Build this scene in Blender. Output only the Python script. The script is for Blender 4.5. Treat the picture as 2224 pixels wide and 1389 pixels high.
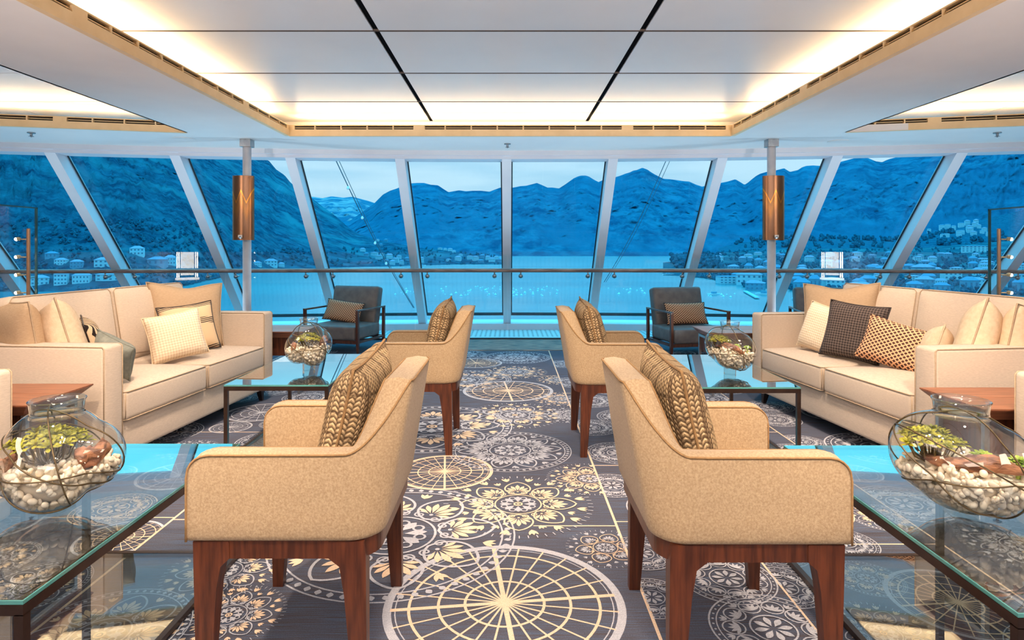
import bpy, bmesh, math, random
from math import pi, sin, cos, tan, atan2, sqrt, radians, exp
from mathutils import Vector, Matrix, Euler, noise
random.seed(7)
for _o in list(bpy.data.objects): bpy.data.objects.remove(_o)
SC = bpy.context.scene
COL = SC.collection
V = Vector
# ------------------------------------------------------------------ camera
FPX, CX, HY, CH = 1350.0, 1106.0, 540.0, 1.15     # focal length in px, vanishing point, eye height
cam_d = bpy.data.cameras.new('camera'); cam = bpy.data.objects.new('camera', cam_d); COL.objects.link(cam)
cam.location = (0, 0, CH); cam.rotation_euler = (pi/2, 0, 0)
cam_d.sensor_width = 36; cam_d.lens = FPX/2224*36
cam_d.shift_x = (1112-CX)/2224; cam_d.shift_y = -(694.5-HY)/2224
cam_d.clip_start = 0.05; cam_d.clip_end = 30000
SC.camera = cam
# ------------------------------------------------------------------ colour management, world
SC.view_settings.view_transform = 'Standard'; SC.view_settings.look = 'None'
SC.view_settings.exposure = 0.06; SC.view_settings.gamma = 1.0; SC.view_settings.use_curve_mapping = False
cy = SC.cycles
cy.use_denoising = True
try: cy.denoiser = 'OPENIMAGEDENOISE'
except Exception: pass
cy.max_bounces = 9; cy.diffuse_bounces = 4; cy.glossy_bounces = 4; cy.transparent_max_bounces = 24; cy.transmission_bounces = 6
cy.sample_clamp_indirect = 6.0; cy.caustics_reflective = False; cy.caustics_refractive = False

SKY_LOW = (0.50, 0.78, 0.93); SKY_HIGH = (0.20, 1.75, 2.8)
w = bpy.data.worlds.new('world'); SC.world = w; w.use_nodes = True
nt = w.node_tree; nt.nodes.clear()
out = nt.nodes.new('ShaderNodeOutputWorld'); bg = nt.nodes.new('ShaderNodeBackground')
tc = nt.nodes.new('ShaderNodeTexCoord'); sx = nt.nodes.new('ShaderNodeSeparateXYZ')
ramp = nt.nodes.new('ShaderNodeValToRGB')
el = ramp.color_ramp.elements
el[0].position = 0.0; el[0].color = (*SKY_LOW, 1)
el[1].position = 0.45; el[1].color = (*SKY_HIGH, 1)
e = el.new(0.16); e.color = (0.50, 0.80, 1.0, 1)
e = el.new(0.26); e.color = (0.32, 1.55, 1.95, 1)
nz = nt.nodes.new('ShaderNodeTexNoise'); nz.inputs['Scale'].default_value = 3.0; nz.inputs['Detail'].default_value = 5
mp = nt.nodes.new('ShaderNodeMapping'); mp.inputs['Scale'].default_value = (1.0, 1.0, 9.0)
mx = nt.nodes.new('ShaderNodeMix'); mx.data_type = 'RGBA'; mx.blend_type = 'MULTIPLY'
cr = nt.nodes.new('ShaderNodeValToRGB'); cr.color_ramp.elements[0].position = .35; cr.color_ramp.elements[0].color = (.72, .86, .93, 1)
cr.color_ramp.elements[1].position = .6; cr.color_ramp.elements[1].color = (1.12, 1.06, 1.03, 1)
L = nt.links
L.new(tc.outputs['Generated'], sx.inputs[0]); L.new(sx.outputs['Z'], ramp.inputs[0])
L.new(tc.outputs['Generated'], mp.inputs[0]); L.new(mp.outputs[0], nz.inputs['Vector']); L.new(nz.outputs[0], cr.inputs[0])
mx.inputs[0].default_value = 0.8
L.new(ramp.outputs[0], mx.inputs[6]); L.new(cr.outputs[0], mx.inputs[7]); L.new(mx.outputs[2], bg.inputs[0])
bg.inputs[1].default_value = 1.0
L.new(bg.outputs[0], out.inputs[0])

# ------------------------------------------------------------------ room lights (downlights in the ceiling, plus added fill lights)
WARM = (1.0, 0.78, 0.58)
def spot(name, loc, target, power, size=1.0, blend=0.5, col=WARM, radius=0.06):
    ld = bpy.data.lights.new(name, 'SPOT'); ld.energy = power; ld.spot_size = size; ld.spot_blend = blend
    ld.color = col; ld.shadow_soft_size = radius
    o = bpy.data.objects.new(name, ld); COL.objects.link(o); o.location = loc
    o.rotation_euler = (V(target)-V(loc)).to_track_quat('-Z', 'Y').to_euler()
    return o
def area(name, loc, target, power, sx_, sy_, col=WARM):
    ld = bpy.data.lights.new(name, 'AREA'); ld.energy = power; ld.shape = 'RECTANGLE'; ld.size = sx_; ld.size_y = sy_; ld.color = col
    o = bpy.data.objects.new(name, ld); COL.objects.link(o); o.location = loc
    o.rotation_euler = (V(target)-V(loc)).to_track_quat('-Z', 'Y').to_euler()
    return o
SPOTS = []
def ceiling_lights():
    for (x, y, tx, ty, p) in [(-1.3, 1.2, -1.5, 2.2, 100), (1.35, 1.2, 1.6, 2.2, 100), (-.15, .5, -.1, 2.0, 50), (.2, .5, .15, 2.0, 50), (0, 2.2, 0, 2.9, 60),
                              (-1.3, 2.3, -2.3, 3.4, 120), (1.35, 2.3, 2.35, 3.3, 120), (-1.3, 3.9, -2.0, 4.5, 60), (1.35, 3.9, 2.05, 4.4, 60),
                              (0.0, 4.6, 0.0, 5.1, 110), (-.7, 2.6, -.7, 3.4, 40), (.75, 2.6, .75, 3.4, 40)]:
        spot('downlight_lamp', (x, y, 2.42), (tx, ty, 0), p*1.9, 1.15, 0.45)
ceiling_lights()
area('warm_fill_light', (0, -1.6, 2.44), (0, -1.2, 0), 150, 3.2, 2.0, (1.0, .80, .62))  # unseen area lights added as general warm fill, no fixtures behind them
area('warm_fill_light', (-4.6, 0.4, 2.44), (-4.2, 1.2, 0), 130, 1.2, 3.0, (1.0, .80, .62))
area('warm_fill_light', (4.7, 0.4, 2.44), (4.3, 1.2, 0), 130, 1.2, 3.0, (1.0, .80, .62))

for _x in (-1.2, 1.2): spot('ceiling_fill_spot', (_x, -3.2, .5), (_x*.95, -1.1, 2.46), 1250, 1.3, .8, (1.0, .95, .92), .04)  # unseen spots added behind the viewer to brighten the ceiling
for _x in (-2.6, 2.6): spot('ceiling_fill_spot', (_x, -2.6, .5), (_x, -.2, 2.46), 1300, 1.25, .8, (1.0, .90, .84), .04)
for _x in (-5.385, -4.195, -3.005, -1.815, -.625, .565, 1.755, 2.945, 4.135, 5.325): spot('soffit_fill_spot', (_x, 6.15-_x*_x/50, .02), (_x, 6.4-_x*_x/60, 2.2), 46, 2.1, .8, (.50, .80, 1.0), .03)  # bluish spots without fixtures, added to brighten soffit and mullions

# ------------------------------------------------------------------ object helpers
def tag(o, label=None, cat=None, group=None, kind=None):
    if label: o['label'] = label
    if cat: o['category'] = cat
    if group: o['group'] = group
    if kind: o['kind'] = kind
    return o
def empty(name, loc=(0, 0, 0), rz=0.0, label=None, cat=None, group=None):
    o = bpy.data.objects.new(name, None); COL.objects.link(o); o.location = loc; o.rotation_euler = (0, 0, rz)
    o.empty_display_size = .1
    return tag(o, label, cat, group)
def copy_tree(o, parent=None):
    c = o.copy(); COL.objects.link(c)
    if parent: c.parent = parent
    for ch in list(o.children): copy_tree(ch, c)
    return c

class MB:
    def __init__(s): s.v = []; s.f = []; s.m = []
    def add(s, vs, fs, mi=0, M=None):
        n = len(s.v)
        if M is not None: vs = [M @ V(p) for p in vs]
        s.v += [tuple(p) for p in vs]; s.f += [tuple(i+n for i in f) for f in fs]; s.m += [mi]*len(fs)
        return s
    def box(s, x0, x1, y0, y1, z0, z1, mi=0, M=None):
        vs = [(x0, y0, z0), (x1, y0, z0), (x1, y1, z0), (x0, y1, z0), (x0, y0, z1), (x1, y0, z1), (x1, y1, z1), (x0, y1, z1)]
        return s.add(vs, [(3, 2, 1, 0), (4, 5, 6, 7), (0, 1, 5, 4), (1, 2, 6, 5), (2, 3, 7, 6), (3, 0, 4, 7)], mi, M)
    def rbox(s, x0, x1, y0, y1, z0, z1, r, seg=3, mi=0, M=None, crown=0.0, sub=0):
        bm = bmesh.new(); bmesh.ops.create_cube(bm, size=1)
        bmesh.ops.scale(bm, vec=(x1-x0, y1-y0, z1-z0), verts=bm.verts)
        bmesh.ops.translate(bm, vec=((x0+x1)/2, (y0+y1)/2, (z0+z1)/2), verts=bm.verts)
        if sub: bmesh.ops.bevel(bm, geom=list(bm.edges), offset=r, segments=seg, affect='EDGES', profile=.5)
        else: bmesh.ops.bevel(bm, geom=list(bm.edges), offset=r, segments=seg, affect='EDGES', profile=.5)
        if crown:
            big = [f for f in bm.faces if f.calc_area() > .3*max(g.calc_area() for g in bm.faces)]
            bmesh.ops.subdivide_edges(bm, edges=list({e for f in big for e in f.edges}), cuts=7, use_grid_fill=True)
            cx, cy_, cz = (x0+x1)/2, (y0+y1)/2, (z0+z1)/2
            for v in bm.verts:
                u = (v.co.x-cx)/(x1-x0)*2; q = (v.co.y-cy_)/(y1-y0)*2; t = (v.co.z-cz)/(z1-z0)*2
                if crown > 0: v.co.z += crown*max(0, 1-u*u)*max(0, 1-q*q)*(1 if t > 0 else 0)
                else: v.co.y += crown*max(0, 1-u*u)*max(0, 1-t*t)*(1 if q < 0 else 0)
        bm.verts.ensure_lookup_table(); idx = {v: i for i, v in enumerate(bm.verts)}
        s.add([v.co.copy() for v in bm.verts], [tuple(idx[v] for v in f.verts) for f in bm.faces], mi, M); bm.free()
        return s
    def tube(s, pts, r, n=8, mi=0, M=None, closed=False, cap=True):
        pts = [V(p) for p in pts]; k = len(pts); vs = []; fs = []
        rr = r if isinstance(r, (list, tuple)) else [r]*k
        up = None
        for i, p in enumerate(pts):
            if closed: d = pts[(i+1) % k]-pts[i-1]
            else: d = pts[min(i+1, k-1)]-pts[max(i-1, 0)]
            d.normalize()
            if up is None: up = V((0, 0, 1)) if abs(d.z) < .9 else V((1, 0, 0))
            a = d.cross(up)
            if a.length < 1e-5: a = d.orthogonal()
            a.normalize(); b = a.cross(d).normalized(); up = b
            for j in range(n):
                t = 2*pi*j/n; vs.append(p+rr[i]*(a*cos(t)+b*sin(t)))
        for i in range(k if closed else k-1):
            i2 = (i+1) % k
            for j in range(n):
                j2 = (j+1) % n; fs.append((i*n+j, i*n+j2, i2*n+j2, i2*n+j))
        if cap and not closed: fs += [tuple(range(n))[::-1], tuple((k-1)*n+j for j in range(n))]
        return s.add(vs, fs, mi, M)
    def lathe(s, prof, n=24, mi=0, M=None):
        vs = []; fs = []; k = len(prof)
        for (r, z) in prof:
            for j in range(n): t = 2*pi*j/n; vs.append((r*cos(t), r*sin(t), z))
        for i in range(k-1):
            for j in range(n):
                j2 = (j+1) % n; fs.append((i*n+j, i*n+j2, (i+1)*n+j2, (i+1)*n+j))
        if prof[0][0] > 1e-6: fs.append(tuple(range(n))[::-1])
        if prof[-1][0] > 1e-6: fs.append(tuple((k-1)*n+j for j in range(n)))
        return s.add(vs, fs, mi, M)
    def prism(s, poly, axis, a, b, mi=0, M=None):
        """poly: 2D outline in the two other axes, extruded from a to b along axis"""
        def mk(p, t):
            if axis == 'x': return (t, p[0], p[1])
            if axis == 'y': return (p[0], t, p[1])
            return (p[0], p[1], t)
        n = len(poly); vs = [mk(p, a) for p in poly]+[mk(p, b) for p in poly]
        fs = [tuple(range(n))[::-1], tuple(range(n, 2*n))]+[(i, (i+1) % n, (i+1) % n+n, i+n) for i in range(n)]
        return s.add(vs, fs, mi, M)
    def loft(s, secs, mi=0, M=None, closed=True, caps=True):
        n = len(secs[0]); vs = [p for c in secs for p in c]; fs = []
        for i in range(len(secs)-1):
            for j in range(n if closed else n-1):
                j2 = (j+1) % n; fs.append((i*n+j, i*n+j2, (i+1)*n+j2, (i+1)*n+j))
        if caps: fs += [tuple(range(n))[::-1], tuple((len(secs)-1)*n+j for j in range(n))]
        return s.add(vs, fs, mi, M)
    def ball(s, c, r, sub=1, mi=0, scale=(1, 1, 1), rot=None):
        vs, fs = ICO(sub); R = rot.to_matrix() if rot else Matrix.Identity(3)
        return s.add([V(c)+R @ V((p[0]*scale[0]*r, p[1]*scale[1]*r, p[2]*scale[2]*r)) for p in vs], fs, mi)
    def build(s, name, mats, parent=None, smooth=False, angle=None):
        me = bpy.data.meshes.new(name); me.from_pydata([tuple(p) for p in s.v], [], s.f)
        if not isinstance(mats, (list, tuple)): mats = [mats]
        for m in mats: me.materials.append(m)
        if len(mats) > 1: me.polygons.foreach_set('material_index', s.m)
        bm = bmesh.new(); bm.from_mesh(me); bmesh.ops.recalc_face_normals(bm, faces=bm.faces); bm.to_mesh(me); bm.free()
        if smooth:
            me.polygons.foreach_set('use_smooth', [True]*len(me.polygons))
            if angle: me.set_sharp_from_angle(angle=angle)
        me.update()
        o = bpy.data.objects.new(name, me); COL.objects.link(o)
        if parent: o.parent = parent
        return o
_ico = {}
def ICO(sub):
    if sub not in _ico:
        bm = bmesh.new(); bmesh.ops.create_icosphere(bm, subdivisions=sub, radius=1); bm.verts.ensure_lookup_table()
        _ico[sub] = ([v.co.copy() for v in bm.verts], [tuple(v.index for v in f.verts) for f in bm.faces]); bm.free()
    return _ico[sub]
def at(px, py, D): return V(((px-CX)*D/FPX, D, CH-(py-HY)*D/FPX))
def floor_at(px, py, z=0.0):
    D = (CH-z)*FPX/(py-HY); return V(((px-CX)*D/FPX, D, z))

# ------------------------------------------------------------------ materials
def srgb(r, g, b):
    f = lambda c: (c/255/12.92) if c/255 <= .04045 else ((c/255+.055)/1.055)**2.4
    return (f(r), f(g), f(b))
def mat(name, col, rough=.6, metal=0.0, spec=.5, col2=None, nscale=20, nstretch=(1, 1, 1), ndetail=4, bump=0.0, bscale=None, emit=None, estr=0, sheen=0, coat=0, ramp=(.35, .65)):
    m = bpy.data.materials.new(name); m.use_nodes = True; n = m.node_tree.nodes; l = m.node_tree.links
    b = n['Principled BSDF']
    b.inputs['Base Color'].default_value = (*col, 1); b.inputs['Roughness'].default_value = rough
    b.inputs['Metallic'].default_value = metal; b.inputs['Specular IOR Level'].default_value = spec
    if sheen: b.inputs['Sheen Weight'].default_value = sheen
    if coat: b.inputs['Coat Weight'].default_value = coat; b.inputs['Coat Roughness'].default_value = .1
    if emit: b.inputs['Emission Color'].default_value = (*emit, 1); b.inputs['Emission Strength'].default_value = estr
    if col2 or bump:
        t = n.new('ShaderNodeTexCoord'); mp = n.new('ShaderNodeMapping'); mp.inputs['Scale'].default_value = nstretch
        nz = n.new('ShaderNodeTexNoise'); nz.inputs['Scale'].default_value = nscale; nz.inputs['Detail'].default_value = ndetail
        l.new(t.outputs['Object'], mp.inputs[0]); l.new(mp.outputs[0], nz.inputs['Vector'])
        if col2:
            r = n.new('ShaderNodeValToRGB'); r.color_ramp.elements[0].position = ramp[0]; r.color_ramp.elements[1].position = ramp[1]
            r.color_ramp.elements[0].color = (*col, 1); r.color_ramp.elements[1].color = (*col2, 1)
            l.new(nz.outputs[0], r.inputs[0]); l.new(r.outputs[0], b.inputs['Base Color'])
        if bump:
            nb = nz
            if bscale:
                nb = n.new('ShaderNodeTexNoise'); nb.inputs['Scale'].default_value = bscale; nb.inputs['Detail'].default_value = 3
                l.new(mp.outputs[0], nb.inputs['Vector'])
            bu = n.new('ShaderNodeBump'); bu.inputs['Strength'].default_value = bump; bu.inputs['Distance'].default_value = .01
            l.new(nb.outputs[0], bu.inputs['Height']); l.new(bu.outputs[0], b.inputs['Normal'])
    return m
def glass_mat(name, tint=(1, 1, 1), ior=1.45, rough=0.0, extra=0.0, mult=1.0):
    """thin architectural glass: clear pass-through plus Fresnel reflection"""
    m = bpy.data.materials.new(name); m.use_nodes = True; n = m.node_tree.nodes; l = m.node_tree.links; n.clear()
    o = n.new('ShaderNodeOutputMaterial'); t = n.new('ShaderNodeBsdfTransparent'); g = n.new('ShaderNodeBsdfGlossy')
    t.inputs[0].default_value = (*tint, 1); g.inputs['Roughness'].default_value = rough
    ge = n.new('ShaderNodeNewGeometry'); dp = n.new('ShaderNodeVectorMath'); dp.operation = 'DOT_PRODUCT'
    l.new(ge.outputs['Normal'], dp.inputs[0]); l.new(ge.outputs['Incoming'], dp.inputs[1])
    f0 = ((ior-1)/(ior+1))**2
    def mth(op, p, q=None, c=None, cl=False):
        k = n.new('ShaderNodeMath'); k.operation = op; k.use_clamp = cl
        for i_, w_ in enumerate((p, q, c)):
            if w_ is None: continue
            if isinstance(w_, (int, float)): k.inputs[i_].default_value = w_
            else: l.new(w_, k.inputs[i_])
        return k.outputs[0]
    om = mth('SUBTRACT', 1.0, mth('ABSOLUTE', dp.outputs['Value']), cl=True)
    fr = mth('MULTIPLY_ADD', mth('POWER', om, 5.0), (1-f0)*mult, f0*mult+extra, True)
    x = n.new('ShaderNodeMixShader')
    l.new(fr, x.inputs[0]); l.new(t.outputs[0], x.inputs[1]); l.new(g.outputs[0], x.inputs[2]); l.new(x.outputs[0], o.inputs[0])
    return m
def expr(n, l, op, a, b=None, c=None, clamp=False):
    x = n.new('ShaderNodeMath'); x.operation = op; x.use_clamp = clamp
    for i, q in enumerate((a, b, c)):
        if q is None: continue
        if isinstance(q, (int, float)): x.inputs[i].default_value = q
        else: l.new(q, x.inputs[i])
    return x.outputs[0]
def pattern_mat(name, build, c1, c2, rough=.8, bump=.3, dist=.003, c3=None):
    """build(n, l, x, y, z) returns a mask output; colours mix c1 -> c2"""
    m = bpy.data.materials.new(name); m.use_nodes = True; n = m.node_tree.nodes; l = m.node_tree.links
    b = n['Principled BSDF']; b.inputs['Roughness'].default_value = rough; b.inputs['Specular IOR Level'].default_value = .2
    t = n.new('ShaderNodeTexCoord'); s = n.new('ShaderNodeSeparateXYZ'); l.new(t.outputs['Object'], s.inputs[0])
    k = build(n, l, s.outputs[0], s.outputs[1], s.outputs[2])
    h = k
    if isinstance(k, tuple): k, h = k
    x = n.new('ShaderNodeMix'); x.data_type = 'RGBA'; x.inputs[6].default_value = (*c1, 1); x.inputs[7].default_value = (*c2, 1)
    l.new(k, x.inputs[0]); l.new(x.outputs[2], b.inputs['Base Color'])
    if bump:
        bu = n.new('ShaderNodeBump'); bu.inputs['Strength'].default_value = bump; bu.inputs['Distance'].default_value = dist
        l.new(h, bu.inputs['Height']); l.new(bu.outputs[0], b.inputs['Normal'])
    return m

M = {}
M['soffit'] = mat('painted_soffit', srgb(232, 226, 224), .55, col2=srgb(238, 232, 229), nscale=2)
M['panel'] = mat('ceiling_panel_white', srgb(205, 208, 214), .32, spec=.5, col2=srgb(212, 214, 219), nscale=1.5)
M['brass'] = mat('pale_brass_trim', srgb(240, 208, 160), .5, .1, col2=srgb(232, 198, 148), nscale=8)
M['slot'] = mat('dark_slot', srgb(40, 28, 16), .8)
M['track'] = mat('black_track', (.006, .007, .009), .9, spec=.0)
M['cove'] = mat('cove_led_strip', (1, .8, .5), emit=(1.0, .74, .42), estr=34)
M['white'] = mat('painted_mullion', srgb(226, 224, 230), .45, col2=srgb(220, 218, 226), nscale=3)
M['gasket'] = mat('black_gasket', (.008, .012, .02), .5)
M['wall'] = mat('beige_wall', srgb(190, 170, 145), .7, col2=srgb(180, 160, 138), nscale=3)
M['sofa'] = mat('cream_linen', srgb(206, 188, 170), .85, spec=.15, col2=srgb(192, 174, 156), nscale=60, nstretch=(1, 1, 9), bump=.18, bscale=160, sheen=.2)
M['seam'] = mat('sofa_piping', srgb(182, 158, 132), .85, col2=srgb(170, 148, 122), nscale=90)
M['felt'] = mat('oatmeal_wool', srgb(186, 162, 130), .92, spec=.1, col2=srgb(158, 132, 102), nscale=190, ndetail=3, bump=.2, bscale=420, sheen=.2, ramp=(.3, .7))
M['feltseam'] = mat('chair_piping', srgb(158, 122, 80), .9, col2=srgb(140, 108, 72), nscale=120)
M['walnut'] = mat('walnut', srgb(98, 50, 29), .38, col2=srgb(62, 29, 17), nscale=14, nstretch=(6, 6, .5), ndetail=6, bump=.05)
M['walnut_h'] = mat('walnut_top', srgb(158, 100, 70), .33, col2=srgb(122, 72, 48), nscale=9, nstretch=(.6, 7, 6), ndetail=6, bump=.04)
M['darkleg'] = mat('dark_leg', srgb(48, 30, 26), .4, col2=srgb(36, 24, 22), nscale=20)
M['bronze'] = mat('bronzed_steel', srgb(92, 72, 62), .3, .85, col2=srgb(76, 60, 54), nscale=12)
M['steel'] = mat('brushed_steel', srgb(170, 172, 176), .28, .9, col2=srgb(150, 152, 158), nscale=30)
M['rail'] = mat('handrail_wood', srgb(176, 146, 132), .4, col2=srgb(120, 94, 86), nscale=12, nstretch=(.4, 6, 6))
M['post'] = mat('cream_post', srgb(214, 208, 206), .4, col2=srgb(180, 176, 182), nscale=4)
M['leather'] = mat('charcoal_leather', srgb(112, 104, 100), .48, col2=srgb(96, 90, 88), nscale=14, bump=.12, bscale=60)
M['win'] = glass_mat('window_glass', (.97, .995, 1.0), 1.45, mult=.8)
M['bal'] = glass_mat('balustrade_glass', (.955, .99, .995), 1.45)
M['tglass'] = glass_mat('table_glass', (.90, .955, .96), 1.6, mult=2.0, extra=.07)
M['shelf'] = glass_mat('shelf_glass', (.86, .92, .94), 1.55, mult=1.7, extra=.06)
M['edge'] = mat('glass_edge', srgb(66, 124, 122), .12, spec=.8, col2=srgb(84, 148, 144), nscale=3)
M['jar'] = glass_mat('vessel_glass', (.965, .98, .98), 1.45, mult=2.6, extra=.01)
M['wire'] = mat('bronze_wire', srgb(112, 94, 66), .4, .6, col2=srgb(84, 70, 50), nscale=50)
M['pebble'] = mat('white_pebbles', srgb(250, 240, 222), .55, col2=srgb(232, 216, 192), nscale=25, bump=.1)
M['drift'] = mat('driftwood', srgb(178, 122, 88), .8, col2=srgb(108, 68, 46), nscale=16, nstretch=(1, 4, 4), bump=.6, bscale=30, ramp=(.4, .6))
M['leafA'] = mat('olive_leaf', srgb(186, 178, 34), .5, col2=srgb(128, 130, 24), nscale=30)
M['leafB'] = mat('lime_leaf', srgb(176, 196, 52), .5, col2=srgb(110, 146, 40), nscale=25)
M['stem'] = mat('brown_stem', srgb(112, 90, 40), .7, col2=srgb(84, 66, 34), nscale=30)
M['glow'] = mat('lamp_glow', (1, .9, .75), emit=(1, .86, .66), estr=22)
# ------------------------------------------------------------------ carpet and floor
HS = 2.235                        # soffit height
ZP = 2.46                         # raised ceiling panels
FC, FG = 1, 2                     # cream yarn, grey yarn
class Carpet:
    def __init__(s): s.v = []; s.f = []; s.m = []; s.clip = None; s.z = .0012; s.k = 0
    def up(s): s.k = (s.k+1) % 331; s.z = .0010+s.k*6e-6
    def poly(s, pts, mi):
        if s.clip:
            x0, x1, y0, y1 = s.clip
            for ax, lim, sg in ((0, x0, 1), (0, x1, -1), (1, y0, 1), (1, y1, -1)):
                if all((p[ax]-lim)*sg >= 0 for p in pts): continue
                o = []
                for i in range(len(pts)):
                    a, b = pts[i-1], pts[i]; da, db = (a[ax]-lim)*sg, (b[ax]-lim)*sg
                    if (da >= 0) != (db >= 0):
                        t = da/(da-db); o.append((a[0]+(b[0]-a[0])*t, a[1]+(b[1]-a[1])*t))
                    if db >= 0: o.append(b)
                pts = o
                if len(pts) < 3: return
        n = len(s.v); s.v += [(p[0], p[1], s.z) for p in pts]; s.f.append(tuple(range(n, n+len(pts)))); s.m.append(mi)
    def band(s, pts, wd, mi, closed=False):
        s.up(); k = len(pts); L_, R_ = [], []
        for i in range(k):
            a = pts[(i-1) % k] if closed or i else pts[0]; b = pts[(i+1) % k] if closed or i < k-1 else pts[-1]
            dx, dy = b[0]-a[0], b[1]-a[1]; q = sqrt(dx*dx+dy*dy) or 1
            ww = wd[i] if isinstance(wd, list) else wd
            nx, ny = -dy/q*ww/2, dx/q*ww/2
            L_.append((pts[i][0]+nx, pts[i][1]+ny)); R_.append((pts[i][0]-nx, pts[i][1]-ny))
        for i in range(k if closed else k-1):
            j = (i+1) % k; s.poly([L_[i], R_[i], R_[j], L_[j]], mi)
    def ring(s, cx, cy_, r0, r1, mi, n=64):
        s.up()
        for i in range(n):
            a, b = 2*pi*i/n, 2*pi*(i+1)/n
            s.poly([(cx+r0*cos(a), cy_+r0*sin(a)), (cx+r1*cos(a), cy_+r1*sin(a)), (cx+r1*cos(b), cy_+r1*sin(b)), (cx+r0*cos(b), cy_+r0*sin(b))], mi)
    def blob(s, x, y, ang, ln, wd, mi, n=10, p=1.0):
        """leaf: pointed at both ends, starts at x,y"""
        s.up(); up = []; dn = []
        for i in range(n+1):
            t = i/n; h = wd/2*sin(pi*t**p)
            for lst, sg in ((up, 1), (dn, -1)):
                lst.append((x+cos(ang)*t*ln-sin(ang)*h*sg, y+sin(ang)*t*ln+cos(ang)*h*sg))
        s.poly(up+dn[::-1][1:-1], mi)
    def disc(s, x, y, r, mi, n=10):
        s.up()
        s.poly([(x+r*cos(2*pi*i/n), y+r*sin(2*pi*i/n)) for i in range(n)], mi)
def wheel(c, cx, cy_, r, n=24, mi=FC, a0=0.1, rim=FG):
    c.ring(cx, cy_, r*.93, r, rim); c.ring(cx, cy_, r*.895, r*.905, rim)
    for q in (.33, .55, .79): c.ring(cx, cy_, r*(q-.012), r*(q+.012), mi)
    for i in range(n):
        a = a0+2*pi*i/n; wd = r*(.042 if i % 6 == 0 else .017)
        c.band([(cx+cos(a)*r*.03, cy_+sin(a)*r*.03), (cx+cos(a)*r*.94, cy_+sin(a)*r*.94)], wd, mi)
    c.disc(cx, cy_, r*.05, mi)
def heart(c, cx, cy_, ang, r0, r1, half, mi, mo, leaves=7, scroll=True):
    """heart-shaped cell between radii r0 and r1, angular half width half (radians), holding a palmette"""
    def P(r, a): return (cx+r*cos(ang+a), cy_+r*sin(ang+a))
    out_ = []
    for i in range(19):
        t = i/18; out_.append((r0+(r1-r0)*t, half*1.02*sin(pi*t**.72)**.75 if 0 < t < 1 else 0))
    loop = [P(r, a) for r, a in out_]+[P(r, -a) for r, a in out_[::-1][1:-1]]
    lw = (r1-r0)*.05
    c.band(loop, lw, mo, closed=True)
    rb = r0+(r1-r0)*.20; Lf = (r1-r0)*.56; bx, by = P(rb, 0)
    for i in range(leaves):
        t = (i-(leaves-1)/2)/((leaves-1)/2); g = Lf*(1-.36*abs(t)); aa = ang+t*1.30
        c.blob(bx+cos(aa)*Lf*.13, by+sin(aa)*Lf*.13, aa, g*.86, g*.25, mi, 8, 1.45)
    c.disc(bx, by, Lf*.07, mo)
    if scroll:
        for sg in (-1, 1):
            sp = []; px_, py_ = P(r0+(r1-r0)*.12, sg*half*.62); rs = (r1-r0)*.13
            for i in range(16):
                u = i/15; a = ang+sg*(u*7.5); sp.append((px_+rs*(1-.8*u)*cos(a), py_+rs*(1-.8*u)*sin(a)))
            c.band(sp, lw*.7, mo)
def medallion(c, cx, cy_, r, n=8, leaf=FC, line=FG, a0=0, center=True, border=True, fringe=False, ringcol=None):
    ro = r if not fringe else r*.82
    if border:
        c.ring(cx, cy_, r*.985, r, line); c.ring(cx, cy_, r*.885, r*.9, line)
        for i in range(60):
            a = 2*pi*i/60; c.blob(cx+cos(a)*r*.91, cy_+sin(a)*r*.91, a+.35, r*.065, r*.05, line, 6)
        ro = r*.87
    if fringe:
        for i in range(n*2):
            a = a0+2*pi*(i+.5)/(n*2)
            for t in (-.4, 0, .4): c.blob(cx+cos(a)*r*.80, cy_+sin(a)*r*.80, a+t, r*.15, r*.045, leaf, 6)
        for i in range(n*7):
            a = a0+2*pi*i/(n*7); c.band([(cx+cos(a)*r*.95, cy_+sin(a)*r*.95), (cx+cos(a)*r*1.02, cy_+sin(a)*r*1.02)], r*.014, line); 
    rc = ro*.40
    for i in range(n):
        a = a0+2*pi*i/n
        heart(c, cx, cy_, a, rc*1.04, ro*.97, pi/n*.86, leaf, ringcol or line, 7)
        b = a+pi/n
        for t in (-.5, 0, .5): c.blob(cx+cos(b)*ro*.86, cy_+sin(b)*ro*.86, b+t, ro*.13, ro*.045, leaf, 6)
    if center:
        c.ring(cx, cy_, rc*.93, rc*.99, ringcol or line, 40)
        for i in range(8):
            a = a0+2*pi*i/8
            c.blob(cx+cos(a)*rc*.22, cy_+sin(a)*rc*.22, a, rc*.55, rc*.26, line, 8, 1.3)
            c.ring(cx+cos(a+.39)*rc*.62, cy_+sin(a+.39)*rc*.62, rc*.10, rc*.16, line, 10)
        c.ring(cx, cy_, rc*.12, rc*.2, leaf, 14); c.disc(cx, cy_, rc*.07, leaf)
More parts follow.
